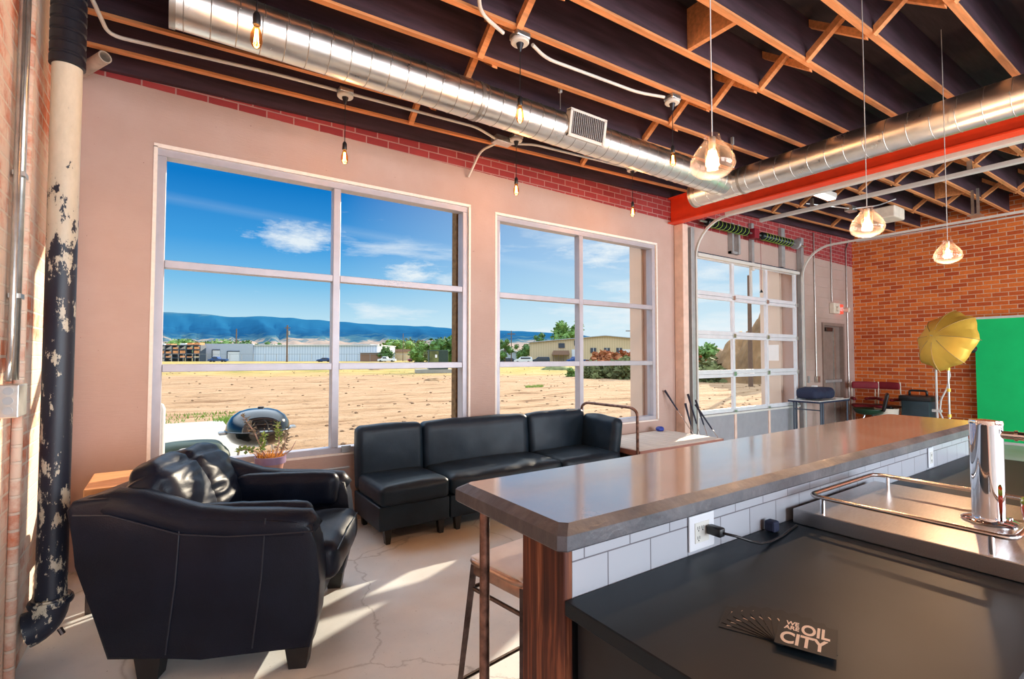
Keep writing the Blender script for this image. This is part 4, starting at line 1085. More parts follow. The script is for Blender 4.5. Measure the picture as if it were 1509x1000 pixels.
# ------------------------------------------------------------------ platform cart and golf clubs
ct = empty('platform_cart', (4.92, 4.12, 0), 0, 'flat cart with pale plank deck and a bent tube handle right of the sofa', 'cart')
bm = nb()
n = 9
for k in range(n): box(bm, -.73, .76, -.44 + k * .098, -.44 + k * .098 + .094, .46, .485, bev=.003, seg=1)
obj('deck', bm, M['cart_wood'], ct)
bm = nb(); box(bm, -.74, .77, -.455, -.44, .43, .482); box(bm, -.74, .77, .445, .46, .43, .482); box(bm, -.75, -.735, -.455, .46, .43, .482); box(bm, .762, .777, -.455, .46, .43, .482); obj('deck_frame', bm, M['cart_edge'], ct)
obj('handle', tube(fillet([(-.77, -.44, .20), (-.77, -.44, .90), (-.77, -.36, .945), (-.77, .36, .945), (-.77, .44, .90), (-.77, .44, .20)], .10, 8), .016, 12), M['rust'], ct, smooth=True)
bm = nb(); box(bm, -.74, -.70, -.42, .42, .18, .43); box(bm, .70, .74, -.42, .42, .18, .43); box(bm, -.74, .74, -.42, -.38, .30, .36); box(bm, -.74, .74, .38, .42, .30, .36); obj('chassis', bm, M['steel_dark'], ct)
for x in (-.62, .62):
    for y in (-.36, .36):
        bm = nb(); cyl(bm, (x, y - .02, .09), (x, y + .02, .09), .09, 20); obj('wheel', bm, M['rubber'], ct, auto=40)
tag(obj('blue_cap', softbox(.10, .08, .05, .02, .01, .004, 8, 10), M['blue'], smooth=True), 'small blue cap at the back corner of the cart', 'cap').location = (5.52, 4.50, .486)
def club(x, y, dx, l, lab, dark=.32, y1=D - .03):
    base = Vector((x, y, 0.02)); top = Vector((x + dx, y1, 0)); hz = math.sqrt(max(.01, l * l - (dx * dx + (y1 - y) ** 2))); top.z = .02 + hz
    o = empty('golf_club', (x, y, 0), 0, lab, 'golf club', 'golf clubs leaning by the garage door')
    b0 = Vector((0, 0, .02)); t0 = top - Vector((x, y, 0)); mid = b0.lerp(t0, 1 - dark / l)
    obj('shaft', tube([b0, mid], .0055, 8), M['shaft'], o, smooth=True)
    obj('grip', tube([mid, t0], .013, 10, radii=[.010, .016]), M['grip'], o, smooth=True)
    bm = nb(); box(bm, -.02, .06, -.014, .014, 0.0, .045, bev=.008); obj('club_head', bm, M['bead'], o)
club(6.20, 4.16, -.42, 1.18, 'golf club leaning far left, apart from the others')
club(6.06, 4.12, -.02, 1.00, 'golf club with the tallest navy grip in the cluster', .42, D - .22)
club(5.98, 4.18, .0, .86, 'golf club with the lowest grip of the cluster', .30, D - .22)
club(6.20, 4.10, .02, .92, 'golf club standing nearest the garage door track', .36, D - .22)
club(6.46, 3.98, -.28, .95, 'golf club slanting right across the others', .40, D - .24)

# ------------------------------------------------------------------ far corner things
tb = empty('folding_table', (9.65, 4.28, 0), 0, 'black framed folding table by the exit door', 'table')
obj('table_top', B(-.62, .52, -.24, .26, .72, .745, bev=.004), M['white_paint'], tb)
obj('table_edge', B(-.63, .53, -.25, .27, .705, .732), M['navy'], tb)
for x in (-.52, -.44, .48):
    for y in (-.22, .22): bm = nb(); cyl(bm, (x, y, 0), (x, y, .71), .016, 8); obj('leg', bm, M['rack'], tb)
bm = nb(); cyl(bm, (-.52, -.22, .58), (-.52, .22, .58), .01, 8); obj('brace', bm, M['rack'], tb)
bm = softbox(.72, .34, .17, .06, .03, .02, 5, 20, 4); tag(obj('backpack', bm, M['navy'], smooth=True), 'dark navy bag slumped on the folding table', 'bag').location = (9.40, 4.27, .746)
tag(obj('paper_sheet', B(9.78, 10.10, 4.10, 4.32, .7465, .752), M['paper']), 'sheet of paper on the right of the folding table', 'paper')
tag(obj('tape_roll', B(9.46, 9.54, 4.28, 4.36, .93, .985, bev=.01), M['paper']), 'small white cup on top of the navy bag', 'cup')
bn = empty('storage_bin', (11.45, 3.40, 0), 0, 'tall slate plastic bin with a black lid handle against the brick', 'bin')
bm = nb(); prism(bm, [(-.17, 0), (.17, 0), (.20, .70), (-.20, .70)], 'y', -.21, .21, bev=.02); obj('bin_body', bm, M['bin'], bn, auto=40)
bm = nb(); box(bm, -.22, .22, -.245, .245, .68, .78, bev=.02); obj('lid', bm, M['black'], bn, auto=40)
obj('handle', tube(fillet([(-.02, -.13, .77), (-.02, -.13, .87), (-.02, .13, .87), (-.02, .13, .77)], .04), .02, 10), M['black'], bn, smooth=True)
bm = nb(); lathe(bm, [(0, 0), (.15, 0), (.19, .50), (.195, .52), (.18, .52), (.14, .02), (0, .02)], seg=28); tag(obj('waste_basket', bm, M['cream'], auto=40), 'cream waste basket between the stacked chairs and the slate bin', 'basket').location = (11.25, 3.84, 0)
cs = empty('shell_chair', (10.95, 4.02, 0), math.radians(200), 'dark green shell chair on thin metal legs by the brick corner', 'chair')
bm = nb(); lathe(bm, [(0, .40), (.15, .405), (.22, .44), (.25, .50), (.255, .52), (.24, .51), (.20, .455), (0, .42)], seg=28); obj('seat_shell', bm, M['green_shell'], cs, smooth=True)
bm = softbox(.44, .05, .34, .024, .01, 0, 4, 14); xf(bm, T(0, .22, .48) @ RX(math.radians(-12))); obj('backrest', bm, M['black'], cs, smooth=True)
for sx, sy in ((-1, -1), (1, -1), (1, 1), (-1, 1)):
    bm = nb(); cyl(bm, (sx * .06, sy * .06, .41), (sx * .23, sy * .21, 0), .010, 8); obj('leg', bm, M['galv'], cs)
for k, (x, y, rz, c, lab) in enumerate(((11.45, 4.25, .5, 'red_chair', 'folded red camp chair leaning in the brick corner'), (11.62, 3.98, -.1, 'red_chair', 'upright red camp chair before the far brick wall'))):
    o = empty('camp_chair', (x, y, 0), rz, lab, 'chair')
    bm = softbox(.05, .44, .13, .02, .01, .006, 6, 14); xf(bm, T(.08, 0, .86)); obj('back_fabric', bm, M[c], o, smooth=True)
    bm = softbox(.40, .46, .05, .02, .01, .01, 5, 12); xf(bm, T(-.08, 0, .50)); obj('seat_fabric', bm, M['black'] if k else M[c], o, smooth=True)
    for yy in (-.22, .22):
        bm = nb(); cyl(bm, (.14, yy, 0.0), (.08, yy, 1.0), .011, 8); obj('post', bm, M['cream'], o)
        bm = nb(); cyl(bm, (-.26, yy, 0.0), (.12, yy, .54), .010, 8); obj('leg', bm, M['galv'], o)
        bm = softbox(.40, .06, .05, .02, .005, .004, 6, 10); xf(bm, T(-.08, yy, .64)); obj('arm_strap', bm, M[c], o, smooth=True)

# green screen, umbrella light
gs = empty('green_screen', (11.86, .6, 0), 0, 'large bright green backdrop against the far brick wall', 'backdrop')
obj('backdrop_cloth', B(-.012, .012, -2.6, 2.08, .04, 2.16), M['green'], gs)
obj('top_rail', B(-.02, .02, -2.62, 2.10, 2.16, 2.20), M['white_paint'], gs)
obj('bottom_rail', B(-.03, .02, -2.62, 2.10, .0, .04), M['white_paint'], gs)
ul = empty('umbrella_light', (10.05, 2.60, 0), 0, 'gold photo umbrella on a light stand before the brick wall', 'studio light')
ub = nb(); R_, nS = .50, 8
ax = Vector((-.80, .45, .28)).normalized(); a_, b_ = frame_axes(ax); apex = Vector((-.22, .12, 1.82))
rings = []
for k in range(7):
    s = k / 6; rr = R_ * math.sin(s * 1.15) / math.sin(1.15); dz = -.26 * (1 - math.cos(s * 1.15)) / (1 - math.cos(1.15))
    ring = []
    for q in range(nS * 4):
        an = 2 * PI * q / (nS * 4); sc = math.cos(PI / nS) / math.cos(((an % (2 * PI / nS)) - PI / nS)); sc = 1 - (1 - sc) * s if True else 1
        mid_ = abs(((q % 4) - 2)) / 2.; rad = rr * (1 - (1 - mid_) * .115 * s)
        ring.append(ub.verts.new(apex + ax * (dz - (1 - mid_) * .014 * s) + (a_ * math.cos(an) + b_ * math.sin(an)) * rad))
    rings.append(ring)
for A, Bq in zip(rings[1:], rings[2:]):
    for q in range(nS * 4): ub.faces.new((A[q], A[(q + 1) % (nS * 4)], Bq[(q + 1) % (nS * 4)], Bq[q]))
cv = ub.verts.new(apex)
for v in rings[0]: ub.verts.remove(v)
for q in range(nS * 4): ub.faces.new((cv, rings[1][q], rings[1][(q + 1) % (nS * 4)]))
umb = obj('umbrella_cloth', ub, M['gold'], ul, auto=14)
sm = umb.modifiers.new('t', 'SOLIDIFY'); sm.thickness = .003
for q in range(0, nS * 4, 4):
    an = 2 * PI * q / (nS * 4); pts = []
    for k in range(1, 8):
        s = min(k / 6, 1.05); rr = R_ * math.sin(s * 1.15) / math.sin(1.15); dz = -.26 * (1 - math.cos(s * 1.15)) / (1 - math.cos(1.15))
        pts.append(apex + ax * (dz + .004) + (a_ * math.cos(an) + b_ * math.sin(an)) * rr)
    obj('rib', tube(pts, .004, 5), M['rib'], umb)
obj('shaft', tube([apex + ax * .04, apex - ax * .62], .006, 8), M['galv'], ul)
bm = nb(); cyl(bm, apex - ax * .50, apex - ax * .72, .06, 18); obj('lamp_head', bm, M['black'], ul, auto=40)
stem_top = apex - ax * .60
obj('stand_pole', tube([(0, 0, .12), (0, 0, stem_top.z - .02), stem_top], .014, 10), M['galv'], ul)
for z in (.55, .95, 1.28): bm = nb(); cyl(bm, (0, 0, z), (0, 0, z + .05), .026, 12); obj('collar', bm, M['gold'], ul, auto=40)
for k in range(3):
    a = 2 * PI * k / 3 + .9; bm = nb(); cyl(bm, (0, 0, .50), (.36 * math.cos(a), .36 * math.sin(a), .01), .010, 8); obj('leg', bm, M['steel_dark'], ul)
o = empty('light_stand', (10.3, 2.82, 0), 0, 'white light stand with a hanging white cable left of the green screen', 'light stand')
bm = nb(); cyl(bm, (0, 0, .1), (0, 0, 1.45), .016, 10); obj('pole', bm, M['white_paint'], o, auto=40)
obj('cable', tube([(.02, -.14, 1.42), (.02, -.17, 1.2), (.02, -.13, 1.0), (.02, -.05, .8), (.02, -.03, .6), (.02, -.10, .4), (.02, -.16, .02)], .012, 8), M['white_paint'], o, smooth=True)
obj('collar', B(-.03, .03, -.06, .06, .60, .64), M['white_paint'], o)
for k in range(3):
    a = 2 * PI * k / 3; bm = nb(); cyl(bm, (0, 0, .42), (.3 * math.cos(a), .3 * math.sin(a), .01), .010, 8); obj('leg', bm, M['white_paint'], o)

# ------------------------------------------------------------------ OUTDOORS
def terrain(x, y):
    d = math.hypot(x, y)
    amp = .05 * min(1, max(0, (y - 9) / 6)) * (1 if d < 60 else .5)
    return -.12 + amp * (mnoise.noise(Vector((x * .35, y * .35, 0))) * 1.6 + mnoise.noise(Vector((x * 1.3, y * 1.3, 3))) * .8)
bm = nb(); gxs = []; 
def steps(a, b, n, p): return [a + (b - a) * (k / n) ** p for k in range(n + 1)]
ys = steps(D + .24, 420, 150, 2.6); xs = [-s for s in reversed(steps(0, 260, 60, 2.2))][:-1] + steps(0, 420, 130, 2.0)
grid = [[bm.verts.new((x, y, terrain(x, y))) for x in xs] for y in ys]
for j in range(len(ys) - 1):
    for i in range(len(xs) - 1): bm.faces.new((grid[j][i], grid[j][i + 1], grid[j + 1][i + 1], grid[j + 1][i]))
struct('ground', bm, M['dirt'], 'bare tan dirt lot outside', smooth=True)
struct('ground_far', B(-3000, 5200, 380, 5200, -3.5, -.6), M['dirt'], 'dry plain beyond the lot')
struct('patio', B(-3.2, 1.05, D + .24, 13.6, -.10, 0.0), M['slab_out'], 'pale concrete pad outside the left window')
bm = nb(); box(bm, -120, 260, 0, 7, 0, .04); xf(bm, T(0, 108, -.12) @ RZ(math.radians(-28))); struct('street', bm, M['road'], 'grey street across the lot')
# clods and grass tufts
random.seed(3); bm = nb()
for k in range(1100):
    y = 9 + 60 * random.random() ** 1.7; x = random.uniform(-.05 * y - 1, 1.9 * y)
    if x < 1.3 and y < 13.9: continue
    s = random.uniform(.012, .05) * (1 + y * .012)
    r = bmesh.ops.create_icosphere(bm, subdivisions=1, radius=s)
    for v in r['verts']: v.co = Vector((v.co.x * random.uniform(.8, 1.5) + x, v.co.y + y, v.co.z * .6 + terrain(x, y) + s * .2))
tag(obj('dirt_clods', bm, M['clod']), 'scattered brown dirt clods on the lot', 'dirt clods', kind='stuff')
def tuft(cx_, cy_, rad, n, h, lab, m='grass'):
    bm = nb()
    for k in range(n):
        a = random.uniform(0, 2 * PI); r = rad * math.sqrt(random.random()); x, y = cx_ + r * math.cos(a) * 1.6, cy_ + r * math.sin(a)
        z = terrain(x, y) - .02; l = h * random.uniform(.5, 1); dx, dy = random.uniform(-.5, .5) * l, random.uniform(-.5, .5) * l; w = .012 + h * .03
        v = [bm.verts.new((x - w, y, z)), bm.verts.new((x + w, y, z)), bm.verts.new((x + dx, y + dy, z + l))]; bm.faces.new(v)
    tag(obj('grass_tuft', bm, M[m]), lab, 'grass', kind='stuff')
tuft(1.45, 13.6, .36, 600, .24, 'green grass growing at the corner of the concrete pad')
tuft(.5, 15.5, 1.1, 260, .12, 'sparse green grass beyond the concrete pad')
tuft(16.2, 21.5, .35, 160, .2, 'small green tuft on the lot seen in the right window')

# kettle grill
kgl = empty('kettle_grill', (.775, 5.8, 0), 0, 'shiny black kettle grill standing outside the left window', 'grill')
zc_ = .745
bm = nb(); lathe(bm, [(.303, 0), (.300, .02), (.288, .08), (.25, .142), (.18, .192), (.10, .215), (0, .22)], seg=40, cz=zc_); lid = obj('lid', bm, M['black_gloss'], kgl, smooth=True)
bm = nb(); lathe(bm, [(.308, -.006), (.312, .0), (.308, .008), (.30, .008)], seg=40, cz=zc_); obj('rim', bm, M['black_gloss'], lid, smooth=True)
bm = nb(); lathe(bm, [(.300, -.004), (.29, -.05), (.25, -.11), (.18, -.15), (.09, -.17), (0, -.175)], seg=40, cz=zc_); obj('bowl', bm, M['black_gloss'], kgl, smooth=True)
bm = nb(); cyl(bm, (.02, 0, zc_ + .21), (.02, 0, zc_ + .232), .03, 14); obj('vent', bm, M['black'], kgl, auto=40)
bm = nb(); box(bm, -.36, -.29, -.05, .05, zc_ - .03, zc_ + .0, bev=.01); obj('handle', bm, M['bead'], kgl)
bm = nb(); box(bm, .29, .36, -.05, .05, zc_ - .01, zc_ + .015, bev=.006); obj('handle', bm, M['galv'], kgl)
for k in range(3):
    a = 2 * PI * k / 3 + .6; bm = nb(); cyl(bm, (.17 * math.cos(a), .17 * math.sin(a), zc_ - .14), (.29 * math.cos(a), .29 * math.sin(a), .0), .012, 10); obj('leg', bm, M['galv'], kgl)
cl = empty('lidded_cart', (.16, 5.45, 0), 0, 'dark rounded outdoor lid with a pale loop handle, low in the left window', 'outdoor box')
bm = softbox(.62, .40, .22, .10, .05, .0, 4, 20); xf(bm, T(0, 0, .46)); obj('lid', bm, M['xformer'], cl, smooth=True)
obj('body', B(-.27, .27, -.16, .16, 0, .48, bev=.03), M['black'], cl)
obj('loop_handle', tube(fillet([(-.10, -.215, .52), (-.09, -.215, .69), (.16, -.215, .69), (.24, -.215, .56)], .05), .010, 8), M['white_paint'], cl, smooth=True)
bm = nb(); lathe(bm, [(0, 0), (.035, 0), (.035, 1.05), (.02, 1.09), (0, 1.1)], seg=20); tag(obj('bollard', bm, M['white_paint'], auto=50), 'white rounded post outside at the left edge of the left window', 'bollard').location = (-.055, 5.25, 0)

# transformer box on a pad
o = empty('transformer_box', (22.2, 45.6, -.12), math.radians(-20), 'dark green utility box on a concrete pad across the lot', 'utility box')
obj('pad', B(-2.2, 2.6, -1.3, 1.3, 0, .35), M['slab_out'], o)
obj('cabinet', B(-.95, .95, -.8, .8, .35, 2.25, bev=.03), M['xformer'], o)
obj('door', B(-.88, .0, -.83, -.8, .45, 2.15), M['brush_green'], o)
obj('warning_label', B(-.35, -.15, -.85, -.84, 1.5, 1.8), M['paper'], o)

# buildings : placed on the line of sight frame at their own distances
FW = Vector((.565, .825, 0)).normalized(); RT = Vector((FW.y, -FW.x, 0))
def far(r, d): v = RT * (r * d) + FW * d; return v            # r = tangent to the right of the camera axis, d = distance ahead
YAW = math.atan2(RT.y, RT.x)
GZ = -.3
def building(name, r0, r1, d, h, depth, lab, wall, roof, peak=0, rw=.25):
    p = far(r0, d); q = far(r1, d); w = (q - p).length
    o = empty(name, (p.x, p.y, GZ), YAW, lab, 'building')
    bm = nb()
    if peak: prism(bm, [(0, 0), (w, 0), (w, h), (w * .5, h + peak), (0, h)], 'y', 0, depth)
    else: box(bm, 0, w, 0, depth, 0, h)
    obj('walls', bm, wall, o)
    bm = nb()
    if peak: prism(bm, [(-.4, h - .02), (w * .5, h + peak - .02), (w + .4, h - .02), (w + .4, h + rw), (w * .5, h + peak + rw), (-.4, h + rw)], 'y', -.5, depth + .5)
    else: prism(bm, [(-.3, h), (w + .3, h), (w + .3, h + rw), (-.3, h + rw)], 'y', -.4, depth + .4)
    obj('roof', bm, roof, o)
    return o, w
def px(x): return (x - 754.5) / 736.
o, w = building('warehouse', px(296), px(556), 172, 5.6, 26, 'long white metal warehouse behind the fence with two loading doors', M['wh_white'], M['roof_w'], 0)
obj('gable_wall', B(-.2, w * .30, -.6, 0, 0, 6.2), M['wh_grey'], o)
for (a, b, c, d_) in ((w * .075, w * .115, 0.6, 3.9), (w * .16, w * .225, 0.2, 3.4)):
    f = obj('loading_door', B(a, b, -.75, -.6, c, d_), M['roof_w'], o); obj('door_frame', B(a - .35, a, -.8, -.6, c, d_ + .3), M['rack'], f); obj('door_frame', B(a, b, -.8, -.6, d_, d_ + .35), M['rack'], f)
o, w = building('shed', px(531), px(569), 160, 2.9, 8, 'low dark open shed at the right end of the white warehouse', M['roof_b'], M['wh_grey'])
o, w = building('shop_building', px(575), px(608), 200, 3.6, 12, 'cream building with a brown roof between trees', M['wh_tan'], M['roof_b'], 0, 1.1)
o, w = building('metal_barn', px(783), px(1000), 128, 5.4, 12, 'wide tan metal barn with small windows seen in the right window', M['wh_tan'], M['wh_grey'], 1.7, .12)
for xa in (870, 890, 908):
    a = w * (xa - 783) / 217; f = obj('window', B(a, a + 1.5, -.15, 0, 2.7, 4.0), M['glass_dark'], o); obj('pane_bar', B(a + .7, a + .8, -.2, -.15, 2.7, 4.0), M['roof_w'], f)
a = w * (823 - 783) / 217; obj('window', B(a, a + 1.6, -.15, 0, 4.0, 5.2), M['glass_dark'], o)
a = w * (846 - 783) / 217; obj('window', B(a, a + 1.0, -.15, 0, 4.6, 5.9), M['glass_dark'], o); obj('roll_door', B(a - .6, a + 1.4, -.15, 0, .0, 3.6), M['roof_w'], o)
a = w * (917 - 783) / 217; obj('roll_door', B(a, a + 3.6, -.15, 0, .6, 3.6), M['roof_w'], o)
a = w * (813 - 783) / 217
bm = nb(); prism(bm, [(a, 2.2), (a + 4.4, 2.2), (a + 4.2, 3.3), (a + .4, 3.3)], 'y', -2.2, 0); obj('porch_roof', bm, M['roof_b'], o)
for k in range(4): obj('porch_post', B(a + .2 + k * 1.3, a + .35 + k * 1.3, -2.1, -1.95, 0, 2.2), M['pole_wood'], o)
o, w = building('house', px(731), px(762), 150, 3.0, 10, 'small grey house with a pale roof behind trees', M['wh_grey'], M['roof_w'], 1.2)
for (a, b, d, h, lab) in ((500, 515, 260, 7, 'pale rooftop behind the warehouse, left of the utility pole row'), (380, 400, 300, 9, 'pale rooftop over the warehouse in the left window'), (520, 545, 280, 8.5, 'low pale building just above the warehouse end')):
    building('far_building', px(a), px(b), d, h, 14, lab, M['roof_w'], M['wh_grey'])
# lumber racks
o = empty('lumber_rack', tuple(far(px(222), 165) + Vector((0, 0, GZ))), YAW, 'tall steel rack stacked with orange lumber left of the warehouse', 'lumber rack')
W_ = 73 / 736 * 165
for k in range(8): obj('upright', B(k * W_ / 7 - .12, k * W_ / 7 + .12, 0, 3, 0, 5.6), M['rack'], o)
for z in (1.2, 2.6, 4.0, 5.4): obj('shelf', B(0, W_, 0, 3, z, z + .22), M['rack'], o)
random.seed(5)
for z in (1.42, 2.82, 4.22, 5.62):
    for k in range(7):
        if random.random() < .8: obj('lumber_stack', B(k * W_ / 7 + .3, (k + 1) * W_ / 7 - .3, .1, 2.9, z, z + random.uniform(.35, .95)), random.choice([M['lumber'], M['lumber'], M['wh_tan'], M['roof_w']]), o)
# fence
o = empty('chain_link_fence', tuple(far(px(236), 155) + Vector((0, 0, GZ))), YAW, 'chain link fence along the street before the white warehouse', 'fence')
Lf = (px(700) - px(236)) * 155
for k in range(28): bm = nb(); cyl(bm, (k * Lf / 27, 0, 0), (k * Lf / 27, 0, 2.6), .06, 6); obj('fence_post', bm, M['fence'], o)
bm = nb(); box(bm, 0, Lf, -.03, .03, 2.5, 2.58); box(bm, 0, Lf, -.03, .03, .05, .12); obj('fence_rail', bm, M['fence'], o)
# utility poles
def upole(r, d, h, lab, arm=2.2, rad=.16, tr=False):
    p = far(r, d); o = empty('utility_pole', (p.x, p.y, GZ), YAW, lab, 'utility pole', None)
    bm = nb(); cyl(bm, (0, 0, 0), (0, 0, h), rad, 10, r2=rad * .75); obj('pole', bm, M['pole_wood'], o, auto=40)
    if arm: obj('crossarm', B(-arm / 2, arm / 2, -.08, .08, h - .9, h - .7), M['pole_wood'], o)
    if tr: bm = nb(); cyl(bm, (.45, 0, h - 3.0), (.45, 0, h - 1.7), .3, 12); obj('transformer', bm, M['fence'], o)
upole(px(423), 150, 11.2, 'wooden utility pole with a grey transformer before the white warehouse', 1.6, .26, True)
upole(px(348), 230, 14.5, 'bare wooden pole behind the warehouse', 0, .3)
upole(px(594), 165, 9.4, 'slim wooden utility pole before the cream building', .0, .14)
upole(px(753.5), 120, 8.0, 'utility pole with crossarm at the left of the right window', 1.9, .13)
upole(px(930), 125, 9.0, 'utility pole with two crossarms before the tan barn', 2.6, .14)
upole(px(1105.5), 27, 6.2, 'near wooden pole seen through the garage door', 0, .125)
# vehicles
def car(r, d, kind, col, lab, flip=False, rot=0.):
    p = far(r, d); o = empty('pickup_truck' if kind == 'pickup' else 'car', (p.x, p.y, GZ), YAW + (PI if flip else 0) + rot, lab, 'truck' if kind == 'pickup' else 'car')
    L_ = 5.4 if kind == 'pickup' else 4.6
    if kind == 'pickup': pr = [(0, .45), (L_, .45), (L_, 1.05), (3.2, 1.08), (3.1, 1.15), (2.8, 1.75), (1.7, 1.78), (1.15, 1.12), (.1, 1.0)]
    elif kind == 'suv': pr = [(0, .45), (L_, .45), (L_, 1.1), (4.4, 1.7), (1.7, 1.72), (1.1, 1.1), (.1, .95)]
    else: pr = [(0, .4), (L_, .4), (L_, .95), (4.0, 1.0), (3.4, 1.42), (1.9, 1.45), (1.2, .98), (.1, .85)]
    bm = nb(); prism(bm, pr, 'y', 0, 1.8, bev=.06); obj('body', bm, M[col], o, auto=40)
    x0, x1 = (1.6, 2.75) if kind == 'pickup' else (1.7, 4.1 if kind == 'suv' else 3.4)
    obj('side_window', B(x0, x1, -.02, 1.82, 1.18 if kind != 'car' else 1.03, 1.58 if kind != 'car' else 1.35), M['glass_dark'], o)
    for x in (.95, L_ - 1.0):
        for y in (-.03, 1.63): bm = nb(); cyl(bm, (x, y, .36), (x, y + .2, .36), .36, 14); obj('wheel', bm, M['tire'], o, auto=40)
    return o
car(px(306), 150, 'pickup', 'car_blue', 'blue pickup truck parked before the warehouse')
car(px(466), 150, 'car', 'car_blue', 'dark blue car parked right of the transformer pole')
car(px(757), 122, 'suv', 'car_white', 'white wagon parked left of the tan barn')
car(px(783), 124, 'suv', 'car_dark', 'dark van parked beside the porch of the tan barn')
car(px(735), 126, 'car', 'car_dark', 'dark grey car at the left edge of the right window')
car(px(839), 120, 'pickup', 'car_blue', 'blue pickup near the barn roll door, half behind the mullion', rot=.4)
car(px(880), 112, 'car', 'wh_grey', 'grey green sedan under the barn windows')
car(px(556), 150, 'pickup', 'car_white', 'pale car parked beside the dark shed')
car(px(602), 155, 'suv', 'car_red', 'maroon van parked before the cream building', rot=.5)
car(px(615), 158, 'suv', 'wh_grey', 'grey van parked beside the maroon van')
# trees
def tree(r, d, h, w, lab, m='tree', trunk=.25, seed=0, nm='tree', cat='tree', z0=GZ, blobs=9, dens=240, low=.25):
    rnd = random.Random(seed * 31 + 5); p = far(r, d)
    o = empty(nm, (p.x, p.y, z0), YAW, lab, cat)
    if trunk:
        bm = nb(); cyl(bm, (0, 0, 0), (0, 0, h * .6), trunk, 8, r2=trunk * .5); obj('trunk', bm, M['bark'], o)
    bm = nb(); cs_ = []
    for k in range(blobs):
        t_ = rnd.random(); cs_.append((Vector((rnd.uniform(-.36, .36) * w, rnd.uniform(-.3, .3) * w, h * (low + (.86 - low) * t_))), w * rnd.uniform(.16, .30) * (1.15 - .5 * t_)))
    for c, rr in cs_:
        for q in range(dens // 3):
            dv = Vector((rnd.gauss(0, 1), rnd.gauss(0, 1), rnd.gauss(0, 1))).normalized(); pt = c + dv * rr * rnd.uniform(.65, 1.12); pt.z = max(.05, pt.z)
            l = rr * rnd.uniform(.14, .30); u = Vector((rnd.gauss(0, 1), rnd.gauss(0, 1), rnd.gauss(0, 1))).normalized(); a, b = frame_axes(u)
            bm.faces.new([bm.verts.new(pt + a * l), bm.verts.new(pt + b * l * .8), bm.verts.new(pt - a * l), bm.verts.new(pt - b * l * .7)])
        r0 = bmesh.ops.create_icosphere(bm, subdivisions=2, radius=rr * .72)
        for v in r0['verts']: v.co = v.co * (1 + .25 * mnoise.noise(v.co * 2 / rr)) + c; v.co.z = max(.02, v.co.z)
    obj('foliage', bm, M[m], o)
    return o
tree(px(568), 155, 5.6, 4.2, 'dark tree at the right end of the white warehouse', seed=1)
tree(px(563), 160, 7.0, 3.0, 'slim tree behind the dark shed', seed=21, m='tree')
tree(px(623), 140, 5.6, 7.2, 'light green tree left of the dark utility box', 'tree2', seed=2)
tree(px(657), 130, 7.0, 9.4, 'broad dark tree behind the utility box', seed=3, blobs=14)
tree(px(640), 136, 5.2, 6.0, 'olive bushy tree between two larger trees', 'brush_green', seed=4)
tree(px(744), 118, 6.4, 4.2, 'dark tree at the left of the right window', seed=5)
tree(px(770), 146, 6.2, 5.6, 'green tree left of the tan barn', seed=6, blobs=11)
tree(px(737), 168, 8.2, 4.4, 'dark tree behind the small grey house', seed=16)
tree(px(796), 156, 10.5, 7.0, 'tall dark tree behind the barn, left of the tallest one', seed=7, blobs=11)
tree(px(837), 162, 14.5, 9.5, 'tallest light green tree rising behind the barn roof', 'tree2', seed=8, blobs=14, low=.45)
tree(px(823), 150, 9.0, 7.0, 'rounded tree peeking over the barn roof', seed=9)
for k, (a, w, h, m) in enumerate(((262, 11, 11, 'tree2'), (276, 9, 10, 'tree2'), (292, 13, 9.5, 'tree'), (318, 14, 8.4, 'tree2'), (356, 9, 10.5, 'tree'), (375, 8, 10.3, 'tree'), (404, 8, 8.6, 'tree'), (588, 16, 9.5, 'tree2'), (612, 13, 10.8, 'brush_green'))):
    tree(px(a), 222 + 17 * (k % 3), h, w, 'distant ' + ['bright green tree above the lumber racks', 'rounded green tree above the lumber racks', 'dark tree row start above the racks', 'low green tree over the warehouse corner', 'dark conifer over the warehouse roof', 'smaller conifer right of the bare pole', 'lone small tree over the warehouse roof', 'pale green tree behind the cream building', 'olive tree behind the maroon van'][k], m, seed=40 + k, blobs=8, dens=150, low=.4)
# brush and mounds
def brush(r, d, h, w, lab, m, seed, n=8): return tree(r, d, h, w, lab, m, trunk=0, seed=seed, nm='shrub', cat='shrub', z0=-.15, blobs=n, low=.1, dens=330)
brush(px(845), 40, .7, 1.2, 'small green shrub on the lot behind the mullion', 'tree2', 60)
brush(px(868), 37, .8, 1.5, 'olive round shrub right of the mullion', 'brush_green', 61)
brush(px(895), 38, 1.0, 3.2, 'larger olive shrub with dry tips in the right window', 'brush_green', 62, 12)
brush(px(938), 37, 1.25, 3.6, 'dark shrub mass at the right edge of the right window', 'brush_green', 63, 14)
brush(px(906), 62, 1.7, 6.0, 'rusty brown brush pile before the tan barn', 'dry_brush', 64, 14)
brush(px(943), 70, 2.0, 5.0, 'rusty brown brush at the right end of the pile', 'dry_brush', 65, 12)
brush(px(1034), 46, 2.9, 3.4, 'green leafy shrub low at the left of the garage door glass', 'tree2', 66, 12)
brush(px(1042), 38, 1.5, 4.0, 'rust coloured brush before the leafy shrub', 'dry_brush', 67, 12)
brush(px(1080), 34, 1.0, 6.0, 'dark green weeds at the foot of the dirt mound', 'brush_green', 68, 18)
